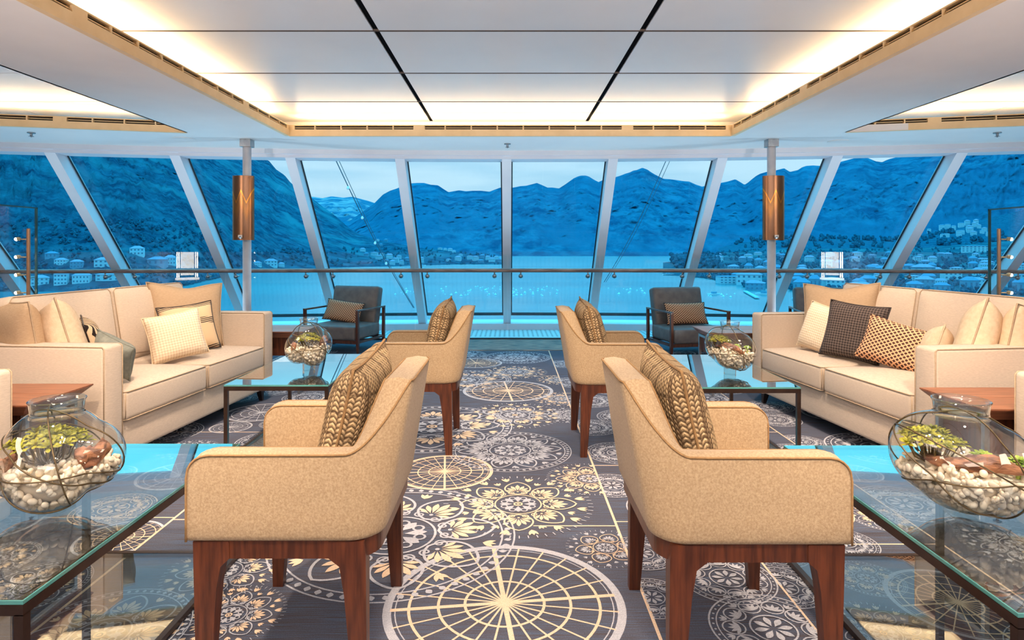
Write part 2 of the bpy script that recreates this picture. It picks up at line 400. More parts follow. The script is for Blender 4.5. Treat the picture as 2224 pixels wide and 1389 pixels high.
def lace(c, cx, cy_, r, mi=FG, n=10, a0=0):
    c.ring(cx, cy_, r*.97, r, mi, 48); c.ring(cx, cy_, r*.86, r*.88, mi, 48)
    for i in range(40):
        a = 2*pi*i/40; c.disc(cx+cos(a)*r*.925, cy_+sin(a)*r*.925, r*.022, mi, 6)
    for i in range(n):
        a = a0+2*pi*i/n; x, y = cx+cos(a)*r*.62, cy_+sin(a)*r*.62
        c.ring(x, y, r*.165, r*.19, mi, 16)
        for k in range(5): c.blob(x-cos(a)*r*.1, y-sin(a)*r*.1, a+(k-2)*.55, r*.2, r*.06, mi, 5)
        for t in (-.6, 0, .6): c.blob(cx+cos(a+pi/n)*r*.70, cy_+sin(a+pi/n)*r*.70, a+pi/n+t, r*.14, r*.05, mi, 5)
    c.ring(cx, cy_, r*.34, r*.37, mi, 32)
    for i in range(8):
        a = a0+2*pi*i/8; c.blob(cx+cos(a)*r*.06, cy_+sin(a)*r*.06, a, r*.26, r*.11, mi, 7, 1.3)
C = Carpet()
XL = [-3.6, -2.45, -1.43, .446, .926, 1.685, 2.5, 3.6]
YEND = 7.05
# aisle strip (between the long yarn lines), back to front
C.clip = (-1.43, .446, .3, 7.02)
C.ring(0, 2.58, 0, 0, FC, 3) if False else None
wheel(C, -.015, 2.02, .39, 24, FC, .12)
medallion(C, -.46, 2.50, .485, 8, FC, FG, .2)
medallion(C, .04, 2.80, .33, 8, FC, FG, .0, border=False, fringe=True, ringcol=FC)
wheel(C, -.333, 3.21, .25, 24, FC, .1, rim=FC)
medallion(C, .005, 3.55, .35, 10, FG, FG, .1)
medallion(C, -.50, 4.02, .52, 8, FC, FG, .1)
medallion(C, .04, 4.30, .32, 8, FC, FG, .3, border=False, fringe=True)
wheel(C, -.01, 5.04, .366, 24, FC, .1)
medallion(C, -.40, 5.45, .42, 8, FC, FG, .2)
medallion(C, .05, 5.80, .30, 8, FC, FG, .2, border=False, fringe=True)
wheel(C, -.33, 6.25, .26, 20, FC, 0)
medallion(C, .08, 6.58, .36, 8, FG, FG, .2)
medallion(C, -.55, 6.75, .3, 8, FG, FG, .2)
medallion(C, .37, 2.39, .15, 6, FG, FG, .2, border=False, fringe=True, ringcol=FC)
medallion(C, .40, 3.11, .21, 8, FC, FG, .0, border=False, fringe=True, ringcol=FC)
medallion(C, .42, 4.30, .20, 8, FG, FG, .0, border=False, fringe=True)
medallion(C, .40, 4.76, .22, 8, FC, FG, .0, border=False, fringe=True)
medallion(C, .44, 5.45, .20, 8, FC, FG, .0, border=False, fringe=True)
medallion(C, -1.02, 2.22, .2, 8, FC, FG, .2, border=False, fringe=True)
medallion(C, -.88, 1.95, .17, 8, FC, FG, .0, border=False, fringe=True)
medallion(C, -1.22, 1.85, .25, 8, FC, FG, .0)
medallion(C, -1.1, 3.05, .34, 8, FC, FG, .2)
wheel(C, -1.05, 3.75, .28, 24, FG, .1)
medallion(C, -1.1, 4.5, .36, 8, FG, FG, .2)
medallion(C, -1.05, 5.3, .34, 8, FG, FG, .2, border=False, fringe=True)
wheel(C, -1.0, 5.95, .26, 24, FG, .1)
medallion(C, -.4, 1.45, .36, 8, FC, FG, .2)
medallion(C, .2, 1.35, .28, 8, FC, FG, .2, border=False, fringe=True)
medallion(C, -.95, 1.25, .34, 8, FC, FG, .2)
# strip to the right of the aisle
C.clip = (.446, .926, .3, 7.02)
for (x, y, r) in [(.76, 2.17, .165), (.80, 1.98, .0), (.50, 2.35, .13), (.80, 1.88, .19), (.58, 1.62, .16), (.47, 2.05, .12), (.72, 2.75, .2), (.50, 3.02, .15), (.87, 3.12, .16),
                  (.62, 3.50, .19), (.86, 3.75, .14), (.52, 4.0, .18), (.80, 4.25, .2), (.6, 4.7, .2), (.85, 5.05, .17), (.55, 5.35, .2), (.8, 5.75, .2), (.55, 6.2, .2), (.8, 6.6, .2), (.7, 1.3, .2)]:
    if r: lace(C, x, y, r, FG, 10, x*7)
# panels further right and left
rnd = random.Random(5)
def scatter(x0, x1, y0, y1, seed, leaf=FG, skip=()):
    C.clip = (x0, x1, y0, y1); rn = random.Random(seed); placed = list(skip)
    for _ in range(900):
        r = rn.choice([.13, .17, .2, .24, .3]); x = rn.uniform(x0, x1); y = rn.uniform(y0, y1)
        if any((x-a)**2+(y-b)**2 < ((r+q)*.97)**2 for a, b, q in placed): continue
        placed.append((x, y, r)); k = rn.random()
        if k < .55: lace(C, x, y, r, leaf, 10, k*9)
        elif k < .75: wheel(C, x, y, r, 20, leaf, k)
        elif k < .88: medallion(C, x, y, r, 8, leaf, FG, k)
        else: medallion(C, x, y, r, 8, leaf, FG, k, border=False, fringe=True)
def fixed(x0, x1, items):
    C.clip = (x0, x1, .3, 7.02)
    for (k, x, y, r) in items:
        if k == 'w': wheel(C, x, y, r, 24, FC, .1)
        elif k == 'm': medallion(C, x, y, r, 8, FC, FG, .2)
        elif k == 'l': lace(C, x, y, r, FC, 10, x*3)
        else: medallion(C, x, y, r, 8, FC, FG, .2, border=False, fringe=True)
R1 = [('w', 1.459, 2.02, .21), ('m', 1.25, 2.17, .12), ('l', 1.05, 2.62, .13), ('l', 1.33, 2.72, .16), ('m', 1.60, 2.66, .14), ('f', 1.12, 1.86, .16), ('m', 1.62, 1.72, .2), ('l', 1.3, 1.6, .2)]
fixed(.926, 1.685, R1); scatter(.926, 1.685, .4, 7.0, 11, FG, [(x, y, r) for _, x, y, r in R1])
L1 = [('w', -1.55, 2.47, .16), ('m', -1.62, 2.12, .17), ('m', -1.9, 2.3, .14), ('l', -1.75, 2.75, .17), ('m', -1.75, 1.80, .16)]
fixed(-2.45, -1.43, L1); scatter(-2.45, -1.43, .4, 7.0, 12, FG, [(x, y, r) for _, x, y, r in L1])
scatter(1.685, 2.5, 1.0, 7.0, 13); scatter(2.5, 3.6, 2.0, 7.0, 14); scatter(-3.6, -2.45, 2.0, 7.0, 15)
C.clip = None
for x in (-2.45, -1.43, .446, .926, 1.685, 2.5): C.band([(x, .2), (x, 7.02)], .0105 if x in (-1.43, .446) else .008, FC)
for (x0, x1, y) in [(.10, .446, 2.58), (.446, .926, 3.30), (.446, .926, 2.62), (.05, .446, 5.62), (.926, 1.685, 2.42), (.926, 1.685, 3.9), (1.685, 2.5, 2.9), (-2.45, -1.43, 2.66), (-2.45, -1.43, 3.9), (-1.43, -1.0, 2.64), (-2.45, -1.43, 5.2), (.926, 1.685, 5.4), (.446, .926, 4.95), (-.9, .446, 7.0)]:
    C.band([(x0, y), (x1, y)], .008, FC)
# base
nbase = len(C.v)
for (x0, x1, y0, y1, z) in [(-7.6, 7.6, -6, 8.0, 0.0)]:
    n = len(C.v); C.v += [(x0, y0, z), (x1, y0, z), (x1, y1, z), (x0, y1, z)]; C.f.append((n, n+1, n+2, n+3)); C.m.append(0)
def carpet_mat(name, c1, c2):
    m = mat(name, c1, .95, spec=.08)
    n = m.node_tree.nodes; l = m.node_tree.links; b = n['Principled BSDF']
    t = n.new('ShaderNodeTexCoord'); mp = n.new('ShaderNodeMapping'); mp.inputs['Scale'].default_value = (1.6, 60, 1)
    a = n.new('ShaderNodeTexNoise'); a.inputs['Scale'].default_value = 3.2; a.inputs['Detail'].default_value = 5; a.inputs['Roughness'].default_value = .65
    r = n.new('ShaderNodeValToRGB'); r.color_ramp.elements[0].position = .38; r.color_ramp.elements[1].position = .62
    r.color_ramp.elements[0].color = (*c1, 1); r.color_ramp.elements[1].color = (*c2, 1)
    f = n.new('ShaderNodeTexNoise'); f.inputs['Scale'].default_value = 260; f.inputs['Detail'].default_value = 2
    mm = n.new('ShaderNodeMix'); mm.data_type = 'RGBA'; mm.blend_type = 'OVERLAY'; mm.inputs[0].default_value = .45
    l.new(t.outputs['Object'], mp.inputs[0]); l.new(mp.outputs[0], a.inputs['Vector']); l.new(a.outputs[0], r.inputs[0])
    l.new(t.outputs['Object'], f.inputs['Vector']); l.new(r.outputs[0], mm.inputs[6]); l.new(f.outputs[0], mm.inputs[7]); l.new(mm.outputs[2], b.inputs['Base Color'])
    bu = n.new('ShaderNodeBump'); bu.inputs['Strength'].default_value = .4; bu.inputs['Distance'].default_value = .002
    l.new(f.outputs[0], bu.inputs['Height']); l.new(bu.outputs[0], b.inputs['Normal'])
    return m
M['carpet'] = carpet_mat('carpet_ground', srgb(84, 75, 77), srgb(86, 98, 120))
M['yarn_c'] = carpet_mat('carpet_cream_yarn', srgb(234, 206, 178), srgb(226, 198, 170))
M['yarn_g'] = carpet_mat('carpet_grey_yarn', srgb(178, 180, 190), srgb(192, 190, 198))
def carpet_build():
    me = bpy.data.meshes.new('floor'); me.from_pydata(C.v, [], C.f)
    for k in ('carpet', 'yarn_c', 'yarn_g'): me.materials.append(M[k])
    me.polygons.foreach_set('material_index', C.m)
    bm = bmesh.new(); bm.from_mesh(me)
    for f in bm.faces:
        if f.normal.z < 0: f.normal_flip()
    bm.to_mesh(me); bm.free()
    o = bpy.data.objects.new('floor', me); COL.objects.link(o)
    tag(o, 'blue grey carpet woven with cream and grey medallions, wheels and thin lines', 'carpet', kind='structure')
carpet_build()

def struct(name, mb, mats, label=None, parent=None, smooth=False):
    o = mb.build(name, mats, parent, smooth)
    if not parent: tag(o, label, None, None, 'structure')
    return o
# ------------------------------------------------------------------ window wall (raked, bowed)
LU = V((0, 1/1.14, -1)).normalized()        # direction down the rake
def sagw(x): return x*x/(2*24.0)
def Tp(x): return V((x, 6.88-sagw(x), HS+.0))
ZB = .10
def Bp(x):
    t = Tp(x); k = (t.z-ZB)/1.14; return V((x, t.y+k, ZB))
KX = [(-.03+1.19*k) for k in range(-6, 7)]
WD = .105
OD = ['', 'first', 'second', 'third', 'fourth', 'fifth', 'sixth']
for i, x in enumerate(KX):
    tx = V((1, -x/24.0, 0)).normalized(); u = (Bp(x)-Tp(x)).normalized(); nrm = tx.cross(u)
    if nrm.y < 0: nrm = -nrm
    b = MB(); secs = []
    for P in (Tp(x)-u*.05, Bp(x)+u*.12):
        secs.append([P-tx*WD/2, P+tx*WD/2, P+tx*WD/2+nrm*.20, P-tx*WD/2+nrm*.20])
    b.loft(secs)
    struct('trim_%d' % (i+1), b, M['white'], 'central pale grey window mullion' if i == 6 else 'slanted pale grey window mullion, %s %s of the central one' % (OD[abs(i-6)], 'left' if i < 6 else 'right'))
for i in range(len(KX)-1):
    xa, xb = KX[i], KX[i+1]; a = WD/2
    tx = (Tp(xb)-Tp(xa)).normalized(); u = (Bp((xa+xb)/2)-Tp((xa+xb)/2)).normalized(); nrm = tx.cross(u)
    if nrm.y < 0: nrm = -nrm
    q = [Tp(xa)+tx*a, Tp(xb)-tx*a, Bp(xb)-tx*a, Bp(xa)+tx*a]
    q = [p+nrm*.165 for p in q]
    g = MB(); g.loft([[p for p in q], [p+nrm*.02 for p in q]])
    pane = g.build('window_%d' % (i+1), M['win']); tag(pane, 'tall slanted window pane, %s %s of the central mullion' % ((OD[6-i], 'left') if i < 6 else (OD[i-5], 'right')), None, None, 'structure')
    fr = MB(); s_ = .014
    def strip(p0, p1, side, wd, d0, d1):
        fr.loft([[p0+nrm*d0, p0+side*wd+nrm*d0, p0+side*wd+nrm*d1, p0+nrm*d1], [p1+nrm*d0, p1+side*wd+nrm*d0, p1+side*wd+nrm*d1, p1+nrm*d1]])
    strip(q[0], q[3], tx, s_, -.012, .0); strip(q[1], q[2], -tx, s_, -.012, .0)
    strip(q[3], q[2], -u, .05, -.012, .0)
    fr.build('gasket', M['gasket'], pane)
# head trim and sill, following the bow
def bowbox(name, z0, z1, d0, d1, m, label, yf=lambda x: Tp(x).y, x0=-7.3, x1=7.3, n=48, parent=None):
    b = MB(); secs = []
    for i in range(n+1):
        x = x0+(x1-x0)*i/n; y = yf(x); secs.append([(x, y+d0, z0), (x, y+d1, z0), (x, y+d1, z1), (x, y+d0, z1)])
    b.loft(secs); return struct(name, b, m, label, parent)
bowbox('trim_20', HS-.05, HS+.02, -.0, .05, M['white'], 'pale grey head rail above the slanted windows')
bowbox('trim_21', HS-.085, HS+.02, .05, .30, M['white'], 'recessed reveal above the window glass')
byf = lambda x: Bp(x).y
bowbox('trim_22', ZB-.09, ZB, -.03, .5, M['white'], 'white sill curb under the slanted windows', byf)
# perforated ledge between balustrade and windows
def grille_build(n, l, x, y, z):
    v = n.new('ShaderNodeTexVoronoi'); v.feature = 'F1'; v.inputs['Scale'].default_value = 16; v.inputs['Randomness'].default_value = 0
    cmb = n.new('ShaderNodeCombineXYZ'); l.new(x, cmb.inputs[0]); l.new(y, cmb.inputs[1]); l.new(cmb.outputs[0], v.inputs['Vector'])
    hole = expr(n, l, 'LESS_THAN', v.outputs['Distance'], .24)
    far = expr(n, l, 'GREATER_THAN', y, 8.02)
    return expr(n, l, 'MULTIPLY', hole, far)
M['grille'] = pattern_mat('perforated_ledge', grille_build, srgb(206, 214, 214), srgb(70, 84, 96), .45, 0)
balx = lambda x: 7.88-x*x/(2*38.0)
b = MB(); secs = []
for i in range(49):
    x = -7.3+14.6*i/48; secs.append([(x, balx(x)+.04, -.02), (x, Bp(x).y+.1, -.02), (x, Bp(x).y+.1, .015), (x, balx(x)+.04, .015)])
b.loft(secs); struct('trim_23', b, M['grille'], 'white perforated ventilation ledge below the windows')
b = MB(); secs = []
for i in range(25):
    x = -7.3+14.6*i/24; secs.append([(x, balx(x)-.0, -.01), (x, balx(x)+.04, -.01), (x, balx(x)+.04, .02), (x, balx(x), .02)])
b.loft(secs); struct('trim_24', b, M['gasket'], 'dark channel holding the glass balustrade')
M['stone'] = mat('veined_threshold', srgb(176, 136, 118), .6, spec=.15, col2=srgb(84, 74, 76), nscale=6, nstretch=(1, 9, 1), ndetail=7, ramp=(.4, .6))
b = MB(); b.box(-1.0, .95, 7.03, 7.86, -.01, .006); struct('trim_25', b, M['stone'], 'veined dark threshold strip at the end of the aisle')

# ------------------------------------------------------------------ ceiling
XR0, XR1, YR = -2.12, 2.14, 5.98
XO0, XO1 = -3.02, 3.14
def yout(x): return 5.81-(abs(x)-3.0)*.22
def slab(b, x0, x1, y0, y1, z0, z1, mi=0): b.box(x0, x1, y0, y1, z0, z1, mi)
b = MB()
slab(b, XO0, XR0, -6, YR, HS, HS+.06); slab(b, XR1, XO1, -6, YR, HS, HS+.06)
slab(b, XR0, XR1, -6, -4.2, HS, HS+.06)
def front_strip(x0, x1, yf, n=16):
    secs = []
    for i in range(n+1):
        x = x0+(x1-x0)*i/n; yb = yf(x); secs.append([(x, yb, HS), (x, Tp(x).y+.3, HS), (x, Tp(x).y+.3, HS+.06), (x, yb, HS+.06)])
    b.loft(secs)
front_strip(XO0, XO1, lambda x: YR, 24); front_strip(-7.6, XO0, yout); front_strip(XO1, 7.6, yout)
for sx_ in (-1, 1):
    b.box(*(sorted((sx_*6.6, sx_*7.6))), -6, 5.2, HS, HS+.06)
struct('ceiling', b, M['soffit'], 'smooth pale soffit beams framing the raised ceilings')
# raised ceilings: panels with gaps, black tracks
def panels(name, x_edges, y_edges, label, gx=.018, gy=.009):
    b = MB()
    for i in range(len(x_edges)-1):
        for j in range(len(y_edges)-1):
            b.box(x_edges[i]+gx, x_edges[i+1]-gx, y_edges[j]+gy, y_edges[j+1]-gy, ZP, ZP+.03)
    return struct(name, b, M['panel'], label)
YE = [5.54-.90*k for k in range(-1, 12)][::-1]
panels('ceiling_panels', [-2.62, -.80, .80, 2.64], YE, 'white rectangular ceiling panels of the raised central ceiling')
b = MB(); b.box(-7.6, 7.6, -6, 6.6, ZP+.05, ZP+.08)
struct('ceiling_deck', b, M['slot'], 'dark void above the ceiling panel gaps')
b = MB()
for j in range(len(YE)): b.box(-2.50, 2.52, YE[j]-.010, YE[j]+.010, ZP-.0012, ZP+.012)
struct('ceiling_joint', b, mat('joint_grey', srgb(84, 72, 66), .8, spec=.1, col2=srgb(76, 66, 62)), 'grey joints between the ceiling panels')
b = MB()
for x in (-.80, .80): b.box(x-.017, x+.017, YE[0], 6.42, ZP+.008, ZP+.05)
struct('ceiling_track', b, M['track'], 'two black recessed tracks in the central ceiling')
for sg, nm in ((-1, 'left'), (1, 'right')):
    xs = sorted([sg*2.55, sg*4.6, sg*6.7])
    b = MB()
    for i in range(2):
        for j in range(len(YE)-1):
            b.box(xs[i]+.01, xs[i+1]-.01, YE[j]+.007, min(YE[j+1]-.007, 6.3), ZP, ZP+.03)
    # start beyond the central recess so the two ceilings stay apart
    struct('ceiling_%s' % nm, b, M['panel'], 'white panels of the raised ceiling on the %s side' % nm)
# recess upstand walls hiding the coves
def upstand(name, pts, label, closed=False):
    """fascia: brass trim, dark slot with brass bars, ledge, LED strip. pts run along the soffit edge; void is on the left side of travel"""
    zf, zs = HS+.062, HS+.098
    tr = MB(); sl = MB(); bars = MB(); led = MB()
    for i in range(len(pts)-1):
        p, q = V((*pts[i], 0)), V((*pts[i+1], 0)); d = (q-p).normalized(); o = V((d.y, -d.x, 0))   # outward (away from void)
        def seg(mb, a, c, z0, z1, e=0.0, mi=0):
            P, Q = p-d*e, q+d*e
            mb.loft([[P+o*a+V((0, 0, z0)), P+o*c+V((0, 0, z0)), P+o*c+V((0, 0, z1)), P+o*a+V((0, 0, z1))], [Q+o*a+V((0, 0, z0)), Q+o*c+V((0, 0, z0)), Q+o*c+V((0, 0, z1)), Q+o*a+V((0, 0, z1))]], mi)
        seg(tr, -.006, .03, HS-.002, zf, .0)
        seg(sl, .03, .06, zf-.01, zs)
        seg(tr, .0, .40, zs, zs+.008, 0.0)
        seg(led, .15, .20, zs+.010, zs+.022, -.02)
        Ln = (q-p).length; k = max(1, int(Ln/.24))
        for j in range(k+1):
            c = p+d*(Ln*j/k); wd = .055 if j % 8 == 4 or j in (0, k) else .006
            bars.loft([[c-d*wd+V((0, 0, zf-.01)), c+d*wd+V((0, 0, zf-.01)), c+d*wd+o*.03+V((0, 0, zf-.01)), c-d*wd+o*.03+V((0, 0, zf-.01))],
                       [c-d*wd+V((0, 0, zs)), c+d*wd+V((0, 0, zs)), c+d*wd+o*.03+V((0, 0, zs)), c-d*wd+o*.03+V((0, 0, zs))]])
        seg(bars, .012, .018, (zf+zs)/2-.003, (zf+zs)/2+.003)
    root = tr.build(name, M['brass']); tag(root, label, None, None, 'structure')
    sl.build('vent_slot', M['slot'], root); bars.build('vent_grille', M['brass'], root); led.build('light_strip', M['cove'], root)
    return root
upstand('trim_30', [(XR0, -4.2), (XR0, YR), (XR1, YR), (XR1, -4.2)][::-1], 'brass edged light cove around the raised central ceiling')
upstand('trim_31', [(-6.6, yout(6.6)), (-4.8, yout(4.8)), (XO0, yout(3.0))][::-1], 'brass edged light cove of the left side ceiling')
upstand('trim_32', [(XO1, yout(3.1)), (4.8, yout(4.8)), (6.6, yout(6.6))][::-1], 'brass edged light cove of the right side ceiling')
# outer recess long sides (upstand seen from below)
b = MB(); b.box(XO0-.0, XO0+.02, -6, yout(3.0), HS, ZP); b.box(XO1-.02, XO1, -6, yout(3.1), HS, ZP)
b.box(XR0-.42, XR0-.40, -4.4, 6.5, HS+.1, ZP+.03); b.box(XR1+.40, XR1+.42, -4.4, 6.5, HS+.1, ZP+.03); b.box(XR0-.42, XR1+.42, 6.42, 6.44, HS+.06, ZP+.03)
struct('ceiling_upstand', b, M['soffit'], 'pale upstands between soffit and raised ceilings')
# walls behind the viewer
b = MB(); b.box(-7.6, 7.6, -6.1, -6.0, 0, ZP+.1); struct('wall_back', b, M['wall'], 'beige back wall of the lounge')
b = MB(); b.box(-7.7, -7.6, -6, 6.2, 0, ZP+.1); struct('wall_left', b, M['wall'], 'beige left wall of the lounge')
b = MB(); b.box(7.6, 7.7, -6, 6.2, 0, ZP+.1); struct('wall_right', b, M['wall'], 'beige right wall of the lounge')

# ------------------------------------------------------------------ balustrade, handrail
SEAM = [-.02+1.17*k for k in range(-6, 7)]
for i in range(len(SEAM)-1):
    xa, xb = SEAM[i]+.012, SEAM[i+1]-.012; g = MB(); secs = []
    for x in (xa, xb):
        y = balx(x)+.02; secs.append([(x, y-.006, .02), (x, y+.006, .02), (x, y+.006, 1.11), (x, y-.006, 1.11)])
    g.loft(secs); o = g.build('balustrade_glass', M['bal'])
    m_ = (SEAM[i]+SEAM[i+1])/2; nn_ = int(abs(m_)//1.17); od = ('first', 'second', 'third', 'fourth', 'fifth', 'sixth')[nn_]
    tag(o, 'clear glass balustrade panel, %s to the %s of the central mullion' % (od, 'left' if m_ < 0 else 'right'), 'balustrade', 'balustrade panels')
rl = MB(); ry = lambda x: balx(x)-.085
rl.tube([(x, ry(x), .880) for x in [-7.1+14.2*i/60 for i in range(61)]], .026, 12)
hand = rl.build('handrail', M['rail'], None, True)
tag(hand, 'long brown wooden handrail running in front of the window wall', 'handrail')
br = MB(); br.tube([(0, 0, -.018), (0, 0, -.056), (0, .02, -.066)], .008, 8); br.ball((0, .012, -.072), .030, 2); br.tube([(0, .0, -.068), (0, .09, -.068)], .012, 10)
br0 = None
for s_ in SEAM:
    for dx in (-.165, .165):
        x = s_+dx
        if abs(x) > 6.9: continue
        if br0 is None: br0 = br.build('rail_bracket', M['steel'], hand, True); o = br0
        else: o = br0.copy(); COL.objects.link(o)
        o.location = (x, ry(x), .880)

# ------------------------------------------------------------------ posts and sconces
def post(x, y, lab, lab2, rot):
    p = MB(); p.lathe([(.041, .006), (.041, HS)], 24)
    o = p.build('ceiling_post', M['post'], None, True, radians(40)); o.location = (x, y, 0); tag(o, lab, 'post', 'lounge posts')
    c = MB(); c.box(-.052, .052, -.052, .052, HS-.075, HS-.001); c.build('collar', M['steel'], o)
    # bronze sconce: a half-round folded shade clasping the front of the post
    s = MB(); outer = []; inner = []
    for i in range(25):
        t = pi+pi*i/24; outer.append((.107*cos(t), -.02+.062*sin(t))); inner.append((.100*cos(t), -.02+.055*sin(t)))
    ring = outer+inner[::-1]
    s.loft([[(a, q, 1.235) for a, q in ring], [(a, q, 1.865) for a, q in ring]])
    sc = s.build('wall_sconce', M['sconce'], None, True, radians(50)); sc.location = (x-.008, y-.042, 0); tag(sc, lab2, 'lamp', 'bronze sconces')
    k = MB(); k.box(-.02, .02, -.10, -.075, 1.262, 1.285); k.lathe([(.012, 1.25), (.02, 1.258), (.012, 1.275)], 12, M=Matrix.Translation((0, -.09, 0)))
    k.build('clasp', M['steel'], sc)
    for bx in (-.055, .055):
        bulb = MB(); bulb.lathe([(.012, 1.5), (.012, 1.6)], 10, M=Matrix.Translation((bx, -.02, 0))); bulb.build('bulb', M['bulb'], sc)
def sconce_build(n, l, x, y, z):
    # V-shaped reflections painted into the bronze colour as bright lines and bands
    ax = expr(n, l, 'ABSOLUTE', expr(n, l, 'SUBTRACT', expr(n, l, 'ABSOLUTE', x), .05))
    lim = expr(n, l, 'MULTIPLY_ADD', ax, 2.4, 1.60)
    d = expr(n, l, 'ABSOLUTE', expr(n, l, 'SUBTRACT', z, lim))
    line = expr(n, l, 'LESS_THAN', d, .010)
    lim2 = expr(n, l, 'MULTIPLY_ADD', ax, 3.0, 1.50)
    below = expr(n, l, 'SUBTRACT', 1.0, expr(n, l, 'MULTIPLY', expr(n, l, 'ABSOLUTE', expr(n, l, 'SUBTRACT', z, lim2)), 9.0, clamp=True), clamp=True)
    return expr(n, l, 'MAXIMUM', line, expr(n, l, 'MULTIPLY', below, .35))
M['sconce'] = pattern_mat('bronze_painted_reflections', sconce_build, srgb(150, 112, 88), srgb(235, 160, 70), .25, 0)
M['sconce'].node_tree.nodes['Principled BSDF'].inputs['Metallic'].default_value = .8
M['bulb'] = mat('sconce_bulb', (1, .7, .4), emit=(1, .62, .25), estr=30)
post(-2.607, 6.18, 'slim round post behind the left sofa, bronze sconce on it', 'bronze half-round sconce clasped to the post behind the left sofa', 0)
post(2.607, 6.18, 'slim round post behind the right sofa, bronze sconce on it', 'bronze half-round sconce clasped to the post behind the right sofa', 0)
# sprinklers and flush downlights
def sprinkler(px, D, lab):
    s = MB(); s.lathe([(.0, 0), (.034, -.001), (.034, -.008), (.012, -.012), (.012, -.028), (.007, -.034), (.007, -.044), (.0, -.046)], 16)
    for t in range(8): s.box(.008, .021, -.003, .003, -.037, -.034, M=Matrix.Rotation(t*pi/4, 4, 'Z'))
    o = s.build('ceiling_sprinkler', M['steel'], None, True, radians(35)); o.location = ((px-CX)/FPX*D, D, HS-.001); tag(o, lab, 'sprinkler', 'ceiling sprinklers')
sprinkler(68, 5.80, 'small metal sprinkler on the soffit above the far left window')
sprinkler(1102, 6.42, 'small metal sprinkler on the soffit in the middle of the window wall')
sprinkler(2166, 5.80, 'small metal sprinkler on the soffit above the far right window')
for px, D, lab in ((400, 6.13, 'flush round ceiling speaker left of the central recess'), (1820, 6.28, 'flush round ceiling speaker right of the central recess')):
    s = MB(); s.lathe([(.0, -.006), (.085, -.006), (.10, -.004), (.10, .0)], 32)
    o = s.build('ceiling_speaker', M['soffit'], None, True, radians(35)); o.location = ((px-CX)/FPX*D, D, HS); tag(o, lab, 'speaker', 'ceiling speakers')
# glass screens with light poles beside the sofas
def screen(sg, xg, y1, y0, zt, xp, yp, lab, lab2):
    s = MB(); s.box(xg-.006, xg+.006, y0, y1, .0, zt); o = s.build('glass_screen', M['bal']); tag(o, lab, 'screen', 'glass screens')
    e_ = MB(); e_.box(xg-.008, xg+.008, y1-.012, y1, .0, zt+.004); e_.box(xg-.008, xg+.008, y0, y1, zt-.004, zt+.006); e_.build('edge_trim', M['gedge'], o)
    r = empty('light_pole', (xp, yp, 0), 0, lab2, 'lamp', 'light poles')
    p = MB(); p.lathe([(.06, 0), (.06, .012), (.0135, .014), (.0135, 1.305), (.009, 1.31)], 16); p.build('pole', M['polem'], r, True, radians(40))
    for z in (1.225, 1.085, .945, .805, .665):
        a = MB(); a.tube([(0, 0, z), (sg*.05, -.02, z)], .005, 8); a.lathe([(.010, -.012), (.016, -.002), (.016, .012), (.008, .016)], 12, M=Matrix.Translation((sg*.06, -.024, z)))
        a.build('lamp_holder', M['brass'], r, True)
        g = MB(); g.ball((sg*.072, -.03, z), .013, 2); g.build('bulb', M['bulbw'], r, True)
M['gedge'] = mat('dark_glass_edge', srgb(38, 88, 96), .25, col2=srgb(60, 110, 116), nscale=4)
M['polem'] = mat('rose_gold_pole', srgb(205, 160, 128), .3, .6, col2=srgb(190, 146, 116), nscale=9)
M['bulbw'] = mat('small_lamp', (1, .9, .8), emit=(1, .87, .72), estr=90)
screen(-1, -3.80, 5.0, 3.6, 1.476, -3.79, 4.9, 'clear glass screen behind the left sofa with dark edges', 'slim metal pole with small bright lamps behind the left sofa')
screen(1, 3.82, 4.95, 3.6, 1.46, 3.86, 4.9, 'clear glass screen behind the right sofa with dark edges', 'slim metal pole with small bright lamps behind the right sofa')

# lit crystal cabinets behind the viewer (mirrored in the balustrade glass)
def crystal_lamp(x, y, lab):
    r = empty('crystal_lamp', (x, y, 0), atan2(x, 10.8), lab, 'lamp', 'crystal lamps')
    q = MB(); q.box(-.3, .3, -.15, .15, 0, .26); q.build('plinth', M['steel'], r)
    q = MB(); q.box(-.17, .17, -.03, .03, .40, 1.08); q.build('lit_panel', M['glow'], r)
    q = MB(); q.box(-.29, .29, -.1, .1, .27, .33); q.build('lit_base', M['glow'], r)
    for xx in (-.27, -.22, .22, .27):
        q = MB(); q.lathe([(.014, .34), (.014, 1.10)], 10, M=Matrix.Translation((xx, 0, 0))); q.build('crystal_rod', M['glow2'], r)
    q = MB(); q.box(-.3, .3, -.12, .12, 1.11, 1.14); q.build('top_plate', M['steel'], r)
M['glow2'] = mat('crystal_glow', (1, .95, .85), emit=(1, .85, .70), estr=26)
M['glow'].node_tree.nodes['Principled BSDF'].inputs['Emission Strength'].default_value = 11
crystal_lamp(-6.9, -3.2, 'lit crystal lamp behind the viewer on the left, seen mirrored in the balustrade')
crystal_lamp(6.95, -3.2, 'lit crystal lamp behind the viewer on the right, seen mirrored in the balustrade')
